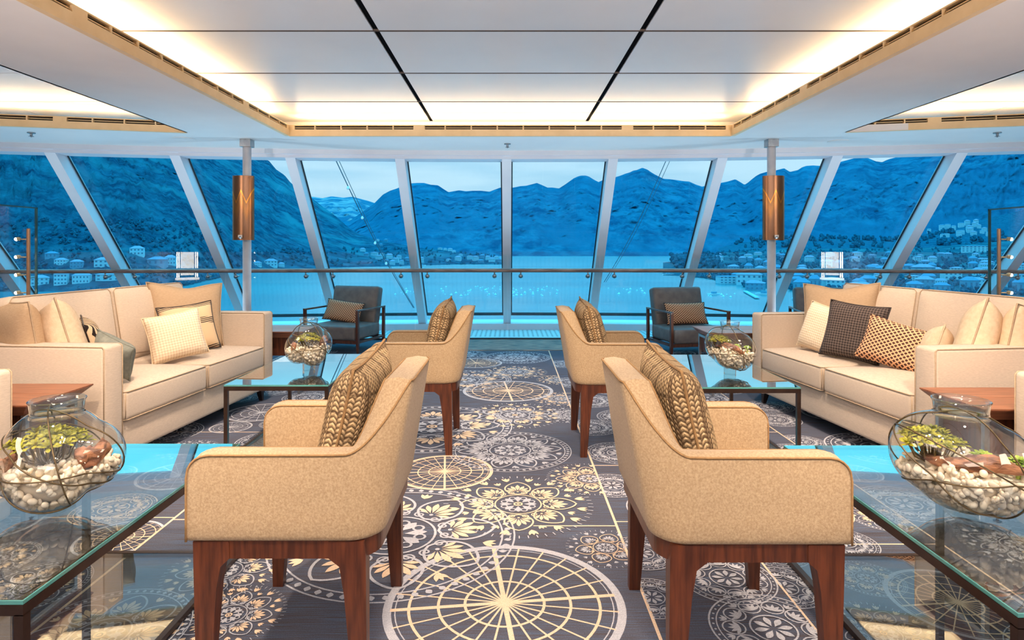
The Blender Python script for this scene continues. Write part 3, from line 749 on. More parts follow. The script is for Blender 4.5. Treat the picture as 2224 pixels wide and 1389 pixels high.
# ------------------------------------------------------------------ fabrics with patterns
def knit_build(n, l, x, y, z):
    # chunky braided rows running along z, dark dashed bands
    u = expr(n, l, 'MULTIPLY', x, 110.0); fu = expr(n, l, 'FRACT', u); iu = expr(n, l, 'FLOOR', u)
    sh = expr(n, l, 'MULTIPLY', iu, .5)
    slant = expr(n, l, 'MULTIPLY', expr(n, l, 'ABSOLUTE', expr(n, l, 'SUBTRACT', fu, .5)), .9)
    v = expr(n, l, 'FRACT', expr(n, l, 'ADD', expr(n, l, 'MULTIPLY_ADD', z, 66.0, sh), slant))
    a = expr(n, l, 'SUBTRACT', 1.0, expr(n, l, 'MULTIPLY', expr(n, l, 'ABSOLUTE', expr(n, l, 'SUBTRACT', v, .5)), 2.0))
    b = expr(n, l, 'SUBTRACT', 1.0, expr(n, l, 'MULTIPLY', expr(n, l, 'ABSOLUTE', expr(n, l, 'SUBTRACT', fu, .5)), 1.7))
    h = expr(n, l, 'MULTIPLY', a, b)
    band = expr(n, l, 'MAXIMUM', expr(n, l, 'GREATER_THAN', expr(n, l, 'FRACT', expr(n, l, 'MULTIPLY', x, 13.0)), .84), expr(n, l, 'GREATER_THAN', expr(n, l, 'FRACT', expr(n, l, 'MULTIPLY', z, 16.0)), .86))
    k = expr(n, l, 'MULTIPLY', expr(n, l, 'MULTIPLY', h, 2.2, clamp=True), expr(n, l, 'SUBTRACT', 1.0, expr(n, l, 'MULTIPLY', band, .60)), clamp=True)
    return k, h
M['knit'] = pattern_mat('chunky_knit', knit_build, srgb(74, 52, 36), srgb(212, 182, 140), .85, .9, .004)
def lattice_build(n, l, x, y, z):
    s = 32.0
    a = expr(n, l, 'ABSOLUTE', expr(n, l, 'SUBTRACT', expr(n, l, 'FRACT', expr(n, l, 'MULTIPLY', expr(n, l, 'ADD', x, expr(n, l, 'MULTIPLY', z, 1.3)), s)), .5))
    b = expr(n, l, 'ABSOLUTE', expr(n, l, 'SUBTRACT', expr(n, l, 'FRACT', expr(n, l, 'MULTIPLY', expr(n, l, 'SUBTRACT', x, expr(n, l, 'MULTIPLY', z, 1.3)), s)), .5))
    return expr(n, l, 'MULTIPLY', expr(n, l, 'MULTIPLY', expr(n, l, 'MAXIMUM', a, b), 1.0), 1.0) if False else expr(n, l, 'GREATER_THAN', expr(n, l, 'MAXIMUM', a, b), .33)
M['lattice'] = pattern_mat('lattice_weave', lattice_build, srgb(74, 46, 40), srgb(226, 176, 136), .85, .3, .002)
def dots_build(n, l, x, y, z):
    s = 60.0
    a = expr(n, l, 'SINE', expr(n, l, 'MULTIPLY', expr(n, l, 'ADD', x, z), s*3.3)); b = expr(n, l, 'SINE', expr(n, l, 'MULTIPLY', expr(n, l, 'SUBTRACT', x, z), s*3.3))
    return expr(n, l, 'MULTIPLY_ADD', expr(n, l, 'MULTIPLY', a, b), .5, .5)
M['dots'] = pattern_mat('cream_dotted_weave', dots_build, srgb(214, 188, 156), srgb(244, 228, 204), .85, .5, .003)
M['char'] = pattern_mat('charcoal_weave', dots_build, srgb(30, 26, 28), srgb(112, 98, 92), .85, .7, .004)
def stripe_build(n, l, x, y, z):
    w_ = expr(n, l, 'ADD', z, expr(n, l, 'MULTIPLY', expr(n, l, 'SINE', expr(n, l, 'MULTIPLY', x, 24.0)), .006))
    zone1 = expr(n, l, 'LESS_THAN', expr(n, l, 'ABSOLUTE', expr(n, l, 'SUBTRACT', z, .03)), .022)
    zone2 = expr(n, l, 'LESS_THAN', expr(n, l, 'ABSOLUTE', expr(n, l, 'SUBTRACT', w_, .155)), .018)
    zone3 = expr(n, l, 'LESS_THAN', expr(n, l, 'ABSOLUTE', expr(n, l, 'SUBTRACT', z, -.15)), .010)
    st = expr(n, l, 'GREATER_THAN', expr(n, l, 'FRACT', expr(n, l, 'MULTIPLY', w_, 85.0)), .5)
    return expr(n, l, 'MULTIPLY', st, expr(n, l, 'MAXIMUM', expr(n, l, 'MAXIMUM', zone1, zone2), zone3))
M['stripe'] = pattern_mat('striped_linen', stripe_build, srgb(214, 184, 148), srgb(34, 28, 34), .85, 0)
def leaf_build(n, l, x, y, z):
    w_ = n.new('ShaderNodeTexWave'); w_.inputs['Scale'].default_value = 9; w_.inputs['Distortion'].default_value = 9; w_.inputs['Detail'].default_value = 1
    c = n.new('ShaderNodeCombineXYZ'); l.new(x, c.inputs[0]); l.new(z, c.inputs[1]); l.new(c.outputs[0], w_.inputs[0])
    k = expr(n, l, 'GREATER_THAN', w_.outputs['Fac'], .6)
    return expr(n, l, 'MULTIPLY', k, expr(n, l, 'GREATER_THAN', z, .06))
M['leafy'] = pattern_mat('leaf_print', leaf_build, srgb(226, 196, 160), srgb(44, 34, 32), .85, 0)
M['beige'] = mat('beige_linen', srgb(186, 160, 132), .88, spec=.12, col2=srgb(172, 146, 118), nscale=70, nstretch=(1, 1, 8), bump=.15, bscale=150)
M['creamp'] = mat('cream_cotton', srgb(224, 200, 172), .88, spec=.12, col2=srgb(212, 188, 158), nscale=50, bump=.15, bscale=150)
M['sage'] = mat('sage_linen', srgb(140, 142, 132), .88, spec=.12, col2=srgb(126, 128, 120), nscale=50, bump=.15, bscale=150)

def pillow(name, label, wd, ht, th, m, mp, parentM, loc, rot, group=None, knot=0, dent=.0):
    """local: x width, z height, front -y; loc/rot inside the frame parentM"""
    N = 20; vs = []; fs = []
    for side in (-1, 1):
        for j in range(N+1):
            for i in range(N+1):
                u, v = i/N*2-1, j/N*2-1
                k = max(0.0, (1-u**4)*(1-v**4))**.62
                # pinched corners: edges curve inward between the corners
                x = u*wd/2*(1-.075*(1-v*v)*abs(u)**3*1.0); z = v*ht/2*(1-.075*(1-u*u)*abs(v)**3)
                y = side*th/2*k*(1-.12*(u*u+v*v)/2)
                y += .006*noise.noise(V((u*1.7+loc[0]*3, v*1.7, side+loc[1]*5)))*k
                if dent: z -= dent*ht*max(0, v)*exp(-(u*2.2)**2)*.5
                vs.append((x, y, z))
    n1 = (N+1)**2
    for s_ in range(2):
        for j in range(N):
            for i in range(N):
                a = s_*n1+j*(N+1)+i; f = (a, a+1, a+N+2, a+N+1); fs.append(f if s_ == 0 else f[::-1])
    b = MB(); b.add(vs, fs); o = b.build(name, m, None, True)
    bm = bmesh.new(); bm.from_mesh(o.data); bmesh.ops.remove_doubles(bm, verts=bm.verts, dist=1e-5); bm.to_mesh(o.data); bm.free()
    rim = [vs[i] for i in range(N+1)]+[vs[j*(N+1)+N] for j in range(1, N+1)]+[vs[N*(N+1)+i] for i in range(N-1, -1, -1)]+[vs[j*(N+1)] for j in range(N-1, 0, -1)]
    p = MB(); p.tube(rim, .0042, 6, closed=True); p.build('piping', mp, o, True)
    Mx = parentM @ Matrix.Translation(loc) @ Euler(rot, 'XYZ').to_matrix().to_4x4() if len(rot) == 3 else parentM
    if len(rot) == 3:
        Mx = parentM @ Matrix.Translation(loc) @ Matrix.Rotation(rot[2], 4, 'Z') @ Matrix.Rotation(rot[0], 4, 'X') @ Matrix.Rotation(rot[1], 4, 'Y')
    o.matrix_world = Mx
    tag(o, label, 'cushion', group)
    return o
def frame(x, y, rz, z=0): return Matrix.Translation((x, y, z)) @ Matrix.Rotation(rz, 4, 'Z')

# ------------------------------------------------------------------ tub chairs
def tub_chair(x, y, rz, label):
    r = empty('tub_armchair', (x, y, 0), rz, label, 'chair', 'wool tub chairs')
    W2, F, Bk, rc, T = .288, -.25, .245, .088, .070
    z0, za, zb = .40, .626, .795
    st = []     # (x, y, nx, ny, t) t = 0 arms .. 1 back
    # outline centre path on the outer face
    ys = [F+.055*(1-cos(a)) for a in (0, .3, .6, .9, 1.2, 1.57)]
    for q in ys: st.append((-W2, q, -1, 0))
    for i in range(1, 9): st.append((-W2, ys[-1]+(Bk-rc-ys[-1])*i/8, -1, 0))
    for i in range(1, 17):
        a = pi/2*i/16; st.append((-W2+rc-rc*cos(a), Bk-rc+rc*sin(a), -cos(a), sin(a)))
    for i in range(1, 6): st.append((-(W2-rc)+(W2-rc)*i/5, Bk, 0, 1))
    st = st+[(-a, b_, -c, d) for a, b_, c, d in st[:-1][::-1]]
    def height(px, py):
        d = py-F
        if d < .055:
            c = 1-d/.055; return za-.05*(1-sqrt(max(0, 1-c*c)))
        if abs(px) <= W2-rc+1e-6: t = 1.0
        elif py <= Bk-rc: t = max(0, (py-(Bk-rc)+.05)/.05)*.10
        else:
            a = atan2(py-(Bk-rc), abs(px)-(W2-rc)); t = .10+.90*min(1, a/radians(66))
        t = t**2.2
        return za-.012*(1 if py > -.1 else 0)*0+(zb-za)*t
    def deform(px, py, pz, h):
        k = max(0, (pz-z0)/(zb-z0)); wb = max(0, min(1, (h-za)/(zb-za)))**.7
        wy = max(0, min(1, (py+.02)/(.24)))
        return (px*(1-.22*k**1.5*wb), py+.068*k*wb*wy+.0, pz)
    secs = []; pipe_o = []; pipe_i = []
    for (px, py, nx, ny) in st:
        h = height(px, py); rr = .014; sec = []
        prof = [(.014, z0), (.004, z0+.006), (0, z0+.018), (0, z0+.06), (0, z0+(h-z0)*.5), (0, h-rr)]+[(rr-rr*cos(a), h-rr+rr*sin(a)) for a in (.4, .8, 1.2, 1.57)]
        prof += [(T*.5, h+.004)]+[(T-rr+rr*sin(a), h-rr+rr*cos(a)) for a in (0, .4, .8, 1.2, 1.57)]+[(T, z0+(h-z0)*.5), (T, z0)]
        for (d, z) in prof:
            sec.append(deform(px-nx*d, py-ny*d, z, h))
        secs.append(sec)
        pipe_o.append(deform(px-nx*.001, py-ny*.001, h-.012+.009, h)); pipe_i.append(deform(px-nx*(T-.002), py-ny*(T-.002), h-.004, h))
    b = MB(); b.loft(secs); b.build('shell', M['felt'], r, True, radians(42))
    p = MB()
    fr_ = [deform(st[0][0], F-.001, z0+(height(*st[0][:2])-z0)*t, za) for t in (0.02, .3, .6, .93)]
    fr2 = [deform(-st[0][0], F-.001, z0+(height(*st[0][:2])-z0)*t, za) for t in (.93, .6, .3, 0.02)]
    p.tube(fr_+pipe_o+fr2, .0032, 6)
    fi = [(st[0][0]+T, F-.001, z0+(height(*st[0][:2])-z0)*t) for t in (0.25, .6, .93)]
    p.tube(fi+pipe_i+[(-a, b_, c) for a, b_, c in fi[::-1]], .0028, 6)
    p.build('piping', M['feltseam'], r, True)
    s = MB(); s.rbox(-.214, .214, F-.004, .175, z0, .475, .022, 3, crown=.012); s.build('seat', M['felt'], r, True, radians(50))
    w_ = MB(); i_ = .012
    w_.box(-W2+i_, -W2+i_+.03, F+.02, Bk-rc, .355, z0+.001); w_.box(W2-i_-.03, W2-i_, F+.02, Bk-rc, .355, z0+.001)
    w_.box(-W2+.03, W2-.03, F+.012, F+.04, .355, z0+.001)
    arc = [(-(W2-rc)-(rc-i_)*cos(a), Bk-rc+(rc-i_)*sin(a)) for a in [pi/2*k/8 for k in range(9)]]
    arc = arc+[(-a, b_) for a, b_ in arc[::-1]]
    inn = [(a*.88, b_-.03) for a, b_ in arc]
    w_.loft([[(a, b_, .355), (c, d, .355), (c, d, z0+.001), (a, b_, z0+.001)] for (a, b_), (c, d) in zip(arc, inn)])
    w_.build('seat_rail', M['walnut'], r)
    def leg(sx_, front):
        l_ = MB(); x0, x1 = sx_*(W2-i_+.003), sx_*(W2-i_-.042)
        if front:
            out_ = [(F+.018, 0), (F+.052, 0), (F+.072, .28), (F+.082, .335), (F+.105, .356), (F+.105, z0), (F+.012, z0)]
        else:
            out_ = [(Bk-.038, 0), (Bk-.074, 0), (Bk-.096, .26), (Bk-.108, .335), (Bk-.135, .356), (Bk-.135, z0), (Bk-.045, z0), (Bk-.040, .36)]
        bot = [(x0-sx_*.010, q) for q in out_]
        n = len(out_); vs = [];
        for k, X_ in enumerate((x0, x1)):
            for (yy, zz) in out_:
                t = 1-min(1, zz/.36); vs.append((X_-sx_*(.006 if k == 0 else -.010)*t*-1*(-1), yy, zz))
        fs = [tuple(range(n)), tuple(range(n, 2*n))[::-1]]+[(i, (i+1) % n, (i+1) % n+n, i+n) for i in range(n)]
        l_.add(vs, fs); l_.build('leg', M['walnut'], r)
    for sx_ in (-1, 1):
        leg(sx_, True); leg(sx_, False)
    return frame(x, y, rz)
TC = [(-.573, 1.872, -pi/2, 'oatmeal wool tub chair nearest on the left, back to the aisle', 'left', 'nearest'),
      (.612, 1.852, pi/2, 'oatmeal wool tub chair nearest on the right, back to the aisle', 'right', 'nearest'),
      (-.525, 3.73, -pi/2, 'oatmeal wool tub chair second on the left, beside the farther glass table', 'left', 'second'),
      (.60, 3.70, pi/2, 'oatmeal wool tub chair second on the right, beside the farther glass table', 'right', 'second')]
for (x, y, rz, lab, sd, wh) in TC:
    P = tub_chair(x, y, rz, lab)
    pillow('knitted_cushion', 'brown and beige knitted cushion in the %s tub chair on the %s' % (wh, sd), .385, .385, .15, M['knit'], M['feltseam'], P,
           (0, .112, .652), (radians(-14), radians(4 if sd == 'left' else -4), 0), 'knitted cushions')

# ------------------------------------------------------------------ sofas
def sofa(x, y, rz, label, L_=1.74):
    r = empty('sofa', (x, y, 0), rz, label, 'sofa', 'cream sofas')
    h = L_/2; D0, D1 = -.425, .425; ta = .135
    b = MB(); b.rbox(-h+.01, h-.01, D0+.018, D1, .09, .27, .02, 3); b.build('base', M['sofa'], r, True, radians(40))
    for sx_ in (-1, 1):
        a, c = sorted((sx_*h, sx_*(h-ta)))
        b = MB(); b.rbox(a, c, D0, D1, .085, .672, .018, 3); arm = b.build('arm', M['sofa'], r, True, radians(40))
        p = MB()
        for xx in (a+.004, c-.004): p.tube([(xx, D0+.003, .1), (xx, D0+.003, .66), (xx, D0+.012, .669), (xx, D1-.02, .669)], .0032, 6)
        p.build('piping', M['seam'], arm, True)
    b = MB(); b.rbox(-h+.01, h-.01, D1-.13, D1, .27, .868, .03, 3); b.build('back', M['sofa'], r, True, radians(40))
    w2 = h-ta-.004
    for sx_ in (-1, 1):
        a, c = sorted((sx_*.004, sx_*w2))
        b = MB(); b.rbox(a, c, D0-.006, .20, .268, .425, .028, 4, crown=.035); s = b.build('seat_cushion', M['sofa'], r, True, radians(50))
        p = MB()
        for zz in (.418, .275): p.tube([(a+.008, .15, zz), (a+.008, D0+.012, zz), (a+.02, D0-.004, zz), (c-.02, D0-.004, zz), (c-.008, D0+.012, zz), (c-.008, .15, zz)], .003, 6)
        p.tube([(a+.008, D0-.002, .28), (a+.008, D0-.002, .415)], .003, 6); p.tube([(c-.008, D0-.002, .28), (c-.008, D0-.002, .415)], .003, 6)
        p.build('piping', M['seam'], s, True)
        b = MB(); R_ = Matrix.Translation((0, .30, .43)) @ Matrix.Rotation(radians(-9), 4, 'X') @ Matrix.Translation((0, -.30, -.43))
        b.rbox(a, c, .13, .30, .40, .885, .045, 4, crown=-.05, M=R_); s = b.build('back_cushion', M['sofa'], r, True, radians(50))
        p = MB(); p.tube([(a+.012, .142, .43), (a+.012, .142, .86), (a+.03, .142, .878), (c-.03, .142, .878), (c-.012, .142, .86), (c-.012, .142, .43)], .003, 6, M=R_)
        p.build('piping', M['seam'], s, True)
    for sx_ in (-1, 1):
        for yy in (D0+.06, D1-.06):
            l_ = MB(); l_.loft([[(sx_*(h-.06)-.011, yy-.012, 0), (sx_*(h-.06)+.011, yy-.012, 0), (sx_*(h-.06)+.011, yy+.012, 0), (sx_*(h-.06)-.011, yy+.012, 0)],
                               [(sx_*(h-.085)-.024, yy-.022, .095), (sx_*(h-.085)+.024, yy-.022, .095), (sx_*(h-.085)+.024, yy+.022, .095), (sx_*(h-.085)-.024, yy+.022, .095)]])
            l_.build('leg', M['darkleg'], r)
    return frame(x, y, rz)
SL = sofa(-2.318, 3.937, radians(85), 'long cream sofa on the left facing the farther left glass table', 1.76)
SR = sofa(2.352, 3.87, radians(-83.5), 'long cream sofa on the right facing the farther right glass table', 1.74)
sofa(-2.405, 1.61, radians(90), 'cream sofa cut off by the left edge, only its arm showing', 1.74)
sofa(2.405, 1.57, radians(-90), 'cream sofa cut off by the right edge, only its arm showing', 1.74)
d = radians
LP = 'cushions on the left sofa'; RP = 'cushions on the right sofa'
pillow('beige_cushion', 'large plain beige cushion in the far corner of the left sofa', .50, .47, .17, M['beige'], M['seam'], SL, (.47, .015, .68), (d(-14), d(3), d(-42)), LP, dent=.12)
pillow('striped_cushion', 'beige cushion with dark stripes on the left sofa', .36, .34, .12, M['stripe'], M['darkleg'], SL, (.31, -.11, .61), (d(-18), d(-5), d(-38)), LP)
pillow('dotted_cushion', 'cream dotted cushion leaning frontmost on the left sofa', .335, .305, .13, M['dots'], M['creamp'], SL, (.045, -.19, .595), (d(-16), d(-9), d(-45)), LP)
pillow('cream_cushion', 'tall cream cushion at the near end of the left sofa, behind its twin', .47, .45, .17, M['beige'], M['seam'], SL, (-.70, .19, .665), (d(-10), 0, d(62)), LP)
pillow('cream_cushion', 'tall cream cushion at the near end of the left sofa, in front', .47, .45, .19, M['creamp'], M['seam'], SL, (-.585, .04, .655), (d(-14), d(8), d(48)), LP)
pillow('leaf_print_cushion', 'small cushion with dark leaf print by the near arm of the left sofa', .32, .32, .13, M['leafy'], M['darkleg'], SL, (-.46, -.02, .605), (d(-16), d(-4), d(40)), LP)
pillow('sage_cushion', 'small grey green cushion peeking over the near arm of the left sofa', .245, .205, .12, M['sage'], M['sage'], SL, (-.61, -.27, .585), (d(-12), d(-22), d(78)), LP)
pillow('beige_cushion', 'large plain beige cushion in the far corner of the right sofa', .50, .47, .17, M['beige'], M['seam'], SR, (-.46, .0, .68), (d(-14), d(-3), d(38)), RP, dent=.12)
pillow('dotted_cushion', 'cream dotted cushion beside the charcoal one on the right sofa', .35, .33, .13, M['dots'], M['creamp'], SR, (-.34, -.20, .61), (d(-17), d(8), d(12)), RP)
pillow('charcoal_cushion', 'dark charcoal woven cushion on the right sofa', .36, .37, .12, M['char'], M['darkleg'], SR, (-.10, -.15, .625), (d(-17), d(5), d(34)), RP)
pillow('lattice_cushion', 'long brown lattice cushion in the middle of the right sofa', .44, .27, .13, M['lattice'], M['lattice'], SR, (.24, -.10, .58), (d(-20), d(13), d(32)), RP)
pillow('cream_cushion', 'small cream cushion half hidden by the near arm of the right sofa', .30, .29, .14, M['creamp'], M['creamp'], SR, (.44, -.06, .585), (d(-16), d(-10), d(-40)), RP)
pillow('cream_cushion', 'big cream cushion at the near end of the right sofa, in front', .47, .43, .19, M['creamp'], M['seam'], SR, (.60, .05, .65), (d(-14), d(-14), d(-50)), RP)
pillow('cream_cushion', 'big cream cushion at the near end of the right sofa, behind its twin', .45, .43, .16, M['creamp'], M['seam'], SR, (.70, .21, .655), (d(-10), d(-4), d(-62)), RP)

# ------------------------------------------------------------------ charcoal wooden-armed lounge chairs
def lounge_chair(x, y, rz, label):
    r = empty('lounge_chair', (x, y, 0), rz, label, 'chair', 'charcoal lounge chairs')
    W2, F, Bk = .345, -.31, .30; zA, zR = .484, .115
    for sx_ in (-1, 1):
        a = MB()
        xo = sx_*W2; xi = sx_*(W2-.028)
        pr = [(xo, 0), (xi, 0)]
        def post_(yb, yt, zt, w0, w1, nm):
            q = MB()
            q.loft([[(xo, yb-w0/2, 0), (xi+sx_*.006, yb-w0/2, 0), (xi+sx_*.006, yb+w0/2, 0), (xo, yb+w0/2, 0)],
                    [(xo, (yb+yt)/2-w1*.6, .16), (xi, (yb+yt)/2-w1*.6, .16), (xi, (yb+yt)/2+w1*.6, .16), (xo, (yb+yt)/2+w1*.6, .16)],
                    [(xo, yt-w1/2, zt), (xi, yt-w1/2, zt), (xi, yt+w1/2, zt), (xo, yt+w1/2, zt)]])
            q.build(nm, M['walnut'], r)
        post_(F+.03, F+.018, zA-.01, .026, .030, 'leg'); post_(Bk-.01, Bk-.0, zA-.015, .026, .030, 'leg')
        q = MB(); q.rbox(min(xo, xi)-.003, max(xo, xi)+.003, F, Bk+.018, zA-.020, zA, .005, 2); q.build('armrest', M['walnut_d'], r)
        q = MB(); q.box(min(xo, xi)+.004, max(xo, xi)-.004, F+.03, Bk, zR, zR+.028); q.build('side_rail', M['walnut_d'], r)
    q = MB(); q.box(-W2+.02, W2-.02, F+.008, F+.034, zR-.005, zR+.03); q.box(-W2+.02, W2-.02, Bk-.03, Bk-.005, zR-.005, zR+.03); q.build('front_rail', M['walnut'], r)
    q = MB(); q.rbox(-W2+.034, W2-.034, F-.005, Bk-.05, zR+.03, zR+.185, .028, 4, crown=.012); q.build('seat_cushion', M['leather'], r, True, radians(50))
    R_ = Matrix.Translation((0, Bk-.10, .30)) @ Matrix.Rotation(radians(-13), 4, 'X') @ Matrix.Translation((0, -(Bk-.10), -.30))
    q = MB(); q.rbox(-W2+.045, W2-.045, Bk-.16, Bk-.03, .27, .715, .03, 4, crown=-.02, M=R_); bk = q.build('back_cushion', M['leather'], r, True, radians(50))
    q = MB(); q.tube([(-W2+.06, Bk-.169, .42), (W2-.06, Bk-.169, .42)], .004, 6, M=R_); q.build('seam', M['leather'], bk, True)
    return frame(x, y, rz)
M['walnut_d'] = mat('worn_walnut', srgb(104, 72, 62), .22, spec=.7, col2=srgb(78, 50, 44), nscale=12, nstretch=(5, .6, 5))
GL = lounge_chair(-1.885, 7.14, radians(-17), 'charcoal lounge chair with wooden arms by the window, left of the aisle')
GR = lounge_chair(1.975, 6.90, radians(12), 'charcoal lounge chair with wooden arms by the window, right of the aisle')
GX = lounge_chair(3.52, 6.85, radians(-12), 'charcoal lounge chair almost hidden behind the right sofa, one arm showing')
pillow('lattice_cushion', 'long brown lattice cushion in the left charcoal lounge chair', .50, .25, .11, M['lattice'], M['darkleg'], GL, (-.04, .03, .43), (d(-22), d(6), d(0)), 'lattice cushions')
pillow('lattice_cushion', 'long brown lattice cushion in the right charcoal lounge chair', .50, .25, .11, M['lattice'], M['darkleg'], GR, (.00, .03, .43), (d(-22), d(0), d(0)), 'lattice cushions')

# ------------------------------------------------------------------ glass coffee tables
def glass_table(x0, x1, y0, y1, label):
    cx, cy_ = (x0+x1)/2, (y0+y1)/2
    r = empty('glass_coffee_table', (cx, cy_, 0), 0, label, 'table', 'glass coffee tables')
    a, b_ = (x1-x0)/2, (y1-y0)/2; t = .011; zt = .413; q = MB()
    for z0, z1 in ((zt-.022, zt),):
        q.box(-a, a, -b_, -b_+.022, z0, z1); q.box(-a, a, b_-.022, b_, z0, z1); q.box(-a, -a+.022, -b_+.022, b_-.022, z0, z1); q.box(a-.022, a, -b_+.022, b_-.022, z0, z1)
    q.build('top_frame', M['bronze'], r)
    q = MB(); z0, z1 = .004, .022
    q.box(-a+.02, a-.02, -b_, -b_+.018, z0, z1); q.box(-a+.02, a-.02, b_-.018, b_, z0, z1); q.box(-a, -a+.018, -b_+.02, b_-.02, z0, z1); q.box(a-.018, a, -b_+.02, b_-.02, z0, z1)
    q.build('bottom_frame', M['bronze'], r)
    for sx_ in (-1, 1):
        for sy_ in (-1, 1):
            q = MB(); xa, xb = sorted((sx_*a, sx_*(a-.020))); ya, yb = sorted((sy_*b_, sy_*(b_-.020))); q.box(xa, xb, ya, yb, 0, zt-.02); q.build('leg', M['bronze'], r)
    q = MB(); q.box(-a+.004, a-.004, -b_+.004, b_-.004, zt+.001, zt+.009); g = q.build('glass_top', M['tglass'], r)
    e_ = MB(); w_ = .0035
    for (xa, xb, ya, yb) in ((-a+.001, a-.001, -b_+.001, -b_+.001+w_), (-a+.001, a-.001, b_-.001-w_, b_-.001), (-a+.001, -a+.001+w_, -b_+.005, b_-.005), (a-.001-w_, a-.001, -b_+.005, b_-.005)):
        e_.box(xa, xb, ya, yb, zt+.001, zt+.0088)
    e_.build('glass_edge', M['edge'], g)
    q = MB(); q.box(-a+.02, a-.02, -b_+.02, b_-.02, .014, .021); q.build('glass_shelf', M['shelf'], r)
glass_table(-1.585, -1.005, 1.285, 2.325, 'bronze framed glass coffee table at the lower left')
glass_table(1.015, 1.60, 1.24, 2.305, 'bronze framed glass coffee table at the lower right')
glass_table(-1.528, -.968, 3.325, 4.31, 'bronze framed glass coffee table in front of the left sofa')
glass_table(.965, 1.535, 3.27, 4.28, 'bronze framed glass coffee table in front of the right sofa')

# ------------------------------------------------------------------ wooden side tables
def side_table(x0, x1, y0, y1, label, z=.515):
    cx, cy_ = (x0+x1)/2, (y0+y1)/2; a, b_ = (x1-x0)/2, (y1-y0)/2
    r = empty('wooden_side_table', (cx, cy_, 0), 0, label, 'table', 'wooden side tables')
    q = MB(); i_ = .05
    q.loft([[(-a+i_, -b_+i_, z-.055), (a-i_, -b_+i_, z-.055), (a-i_, b_-i_, z-.055), (-a+i_, b_-i_, z-.055)], [(-a, -b_, z-.006), (a, -b_, z-.006), (a, b_, z-.006), (-a, b_, z-.006)],
            [(-a, -b_, z), (a, -b_, z), (a, b_, z), (-a, b_, z)]])
    q.box(-a+.02, a-.02, -.0015, .0015, z, z+.0005)
    q.build('table_top', M['walnut_h'], r)
    q = MB(); q.box(-a+.06, a-.06, -b_+.07, b_-.07, z-.20, z-.053); q.build('apron', M['walnut'], r)
    for sx_ in (-1, 1):
        q = MB(); xx = sx_*(a-.05)
        q.box(xx-.010, xx+.010, -b_+.05, -b_+.07, 0, z-.055); q.box(xx-.010, xx+.010, b_-.07, b_-.05, 0, z-.055); q.box(xx-.010, xx+.010, -b_+.07, b_-.07, z-.075, z-.055); q.box(xx-.010, xx+.010, -b_+.07, b_-.07, 0, .02)
        q.build('metal_frame', M['steel'], r)
side_table(-2.62, -1.96, 2.52, 2.93, 'walnut side table between the two sofas on the left')
side_table(1.88, 2.56, 2.46, 2.85, 'walnut side table between the two sofas on the right')
side_table(-2.30, -1.62, 4.88, 5.30, 'walnut side table beyond the far arm of the left sofa', .50)
side_table(1.54, 2.24, 4.80, 5.24, 'walnut side table beyond the far arm of the right sofa', .50)

# ------------------------------------------------------------------ terrariums
def vessel_shape(kind):
    if kind == 0: lobes = [((0, 0, .04), .97), ((-.56, -.05, -.18), .70), ((.56, .08, -.02), .72), ((.16, -.42, -.22), .78)]
    else: lobes = [((0, 0, 0), .97), ((-.48, .05, .10), .76), ((.46, -.16, -.14), .84), ((.0, -.40, -.12), .76)]
    def rad(dv):
        s_ = 0
        for c, r in lobes:
            c = V(c); bq = dv.dot(c); disc = bq*bq-c.length_squared+r*r
            t = bq+sqrt(max(0, disc)); s_ += max(t, .01)**34
        return s_**(1/34)
    return rad
def rosette(b, c, R, nl, tilt, mi, rn, up=V((0, 0, 1))):
    q = up.to_track_quat('Z', 'Y').to_matrix()
    for i in range(nl):
        ring = i/nl; a = i*2.399; el_ = .15+1.15*ring; L_ = R*(1-.45*ring); wd = L_*.42
        dx = V((cos(a)*cos(el_), sin(a)*cos(el_), sin(el_))); sd_ = V((-sin(a), cos(a), 0)); nn = dx.cross(sd_)
        pts = []
        for t, ww, bend in ((0, .35, 0), (.35, .8, -.04), (.7, 1.0, -.03), (.92, .55, .03), (1.0, .0, .08)):
            p = dx*L_*t-nn*bend*L_; pts.append((p+sd_*wd*.5*ww, p-sd_*wd*.5*ww, p-nn*L_*-.07*ww))
        vs = []; fs = []
        for k, (p1, p2, p3) in enumerate(pts): vs += [V(c)+q @ p1, V(c)+q @ p3, V(c)+q @ p2]
        for k in range(4):
            o_ = k*3; fs += [(o_, o_+1, o_+4, o_+3), (o_+1, o_+2, o_+5, o_+4), (o_, o_+3, o_+5, o_+2)]
        b.add(vs, fs, mi)
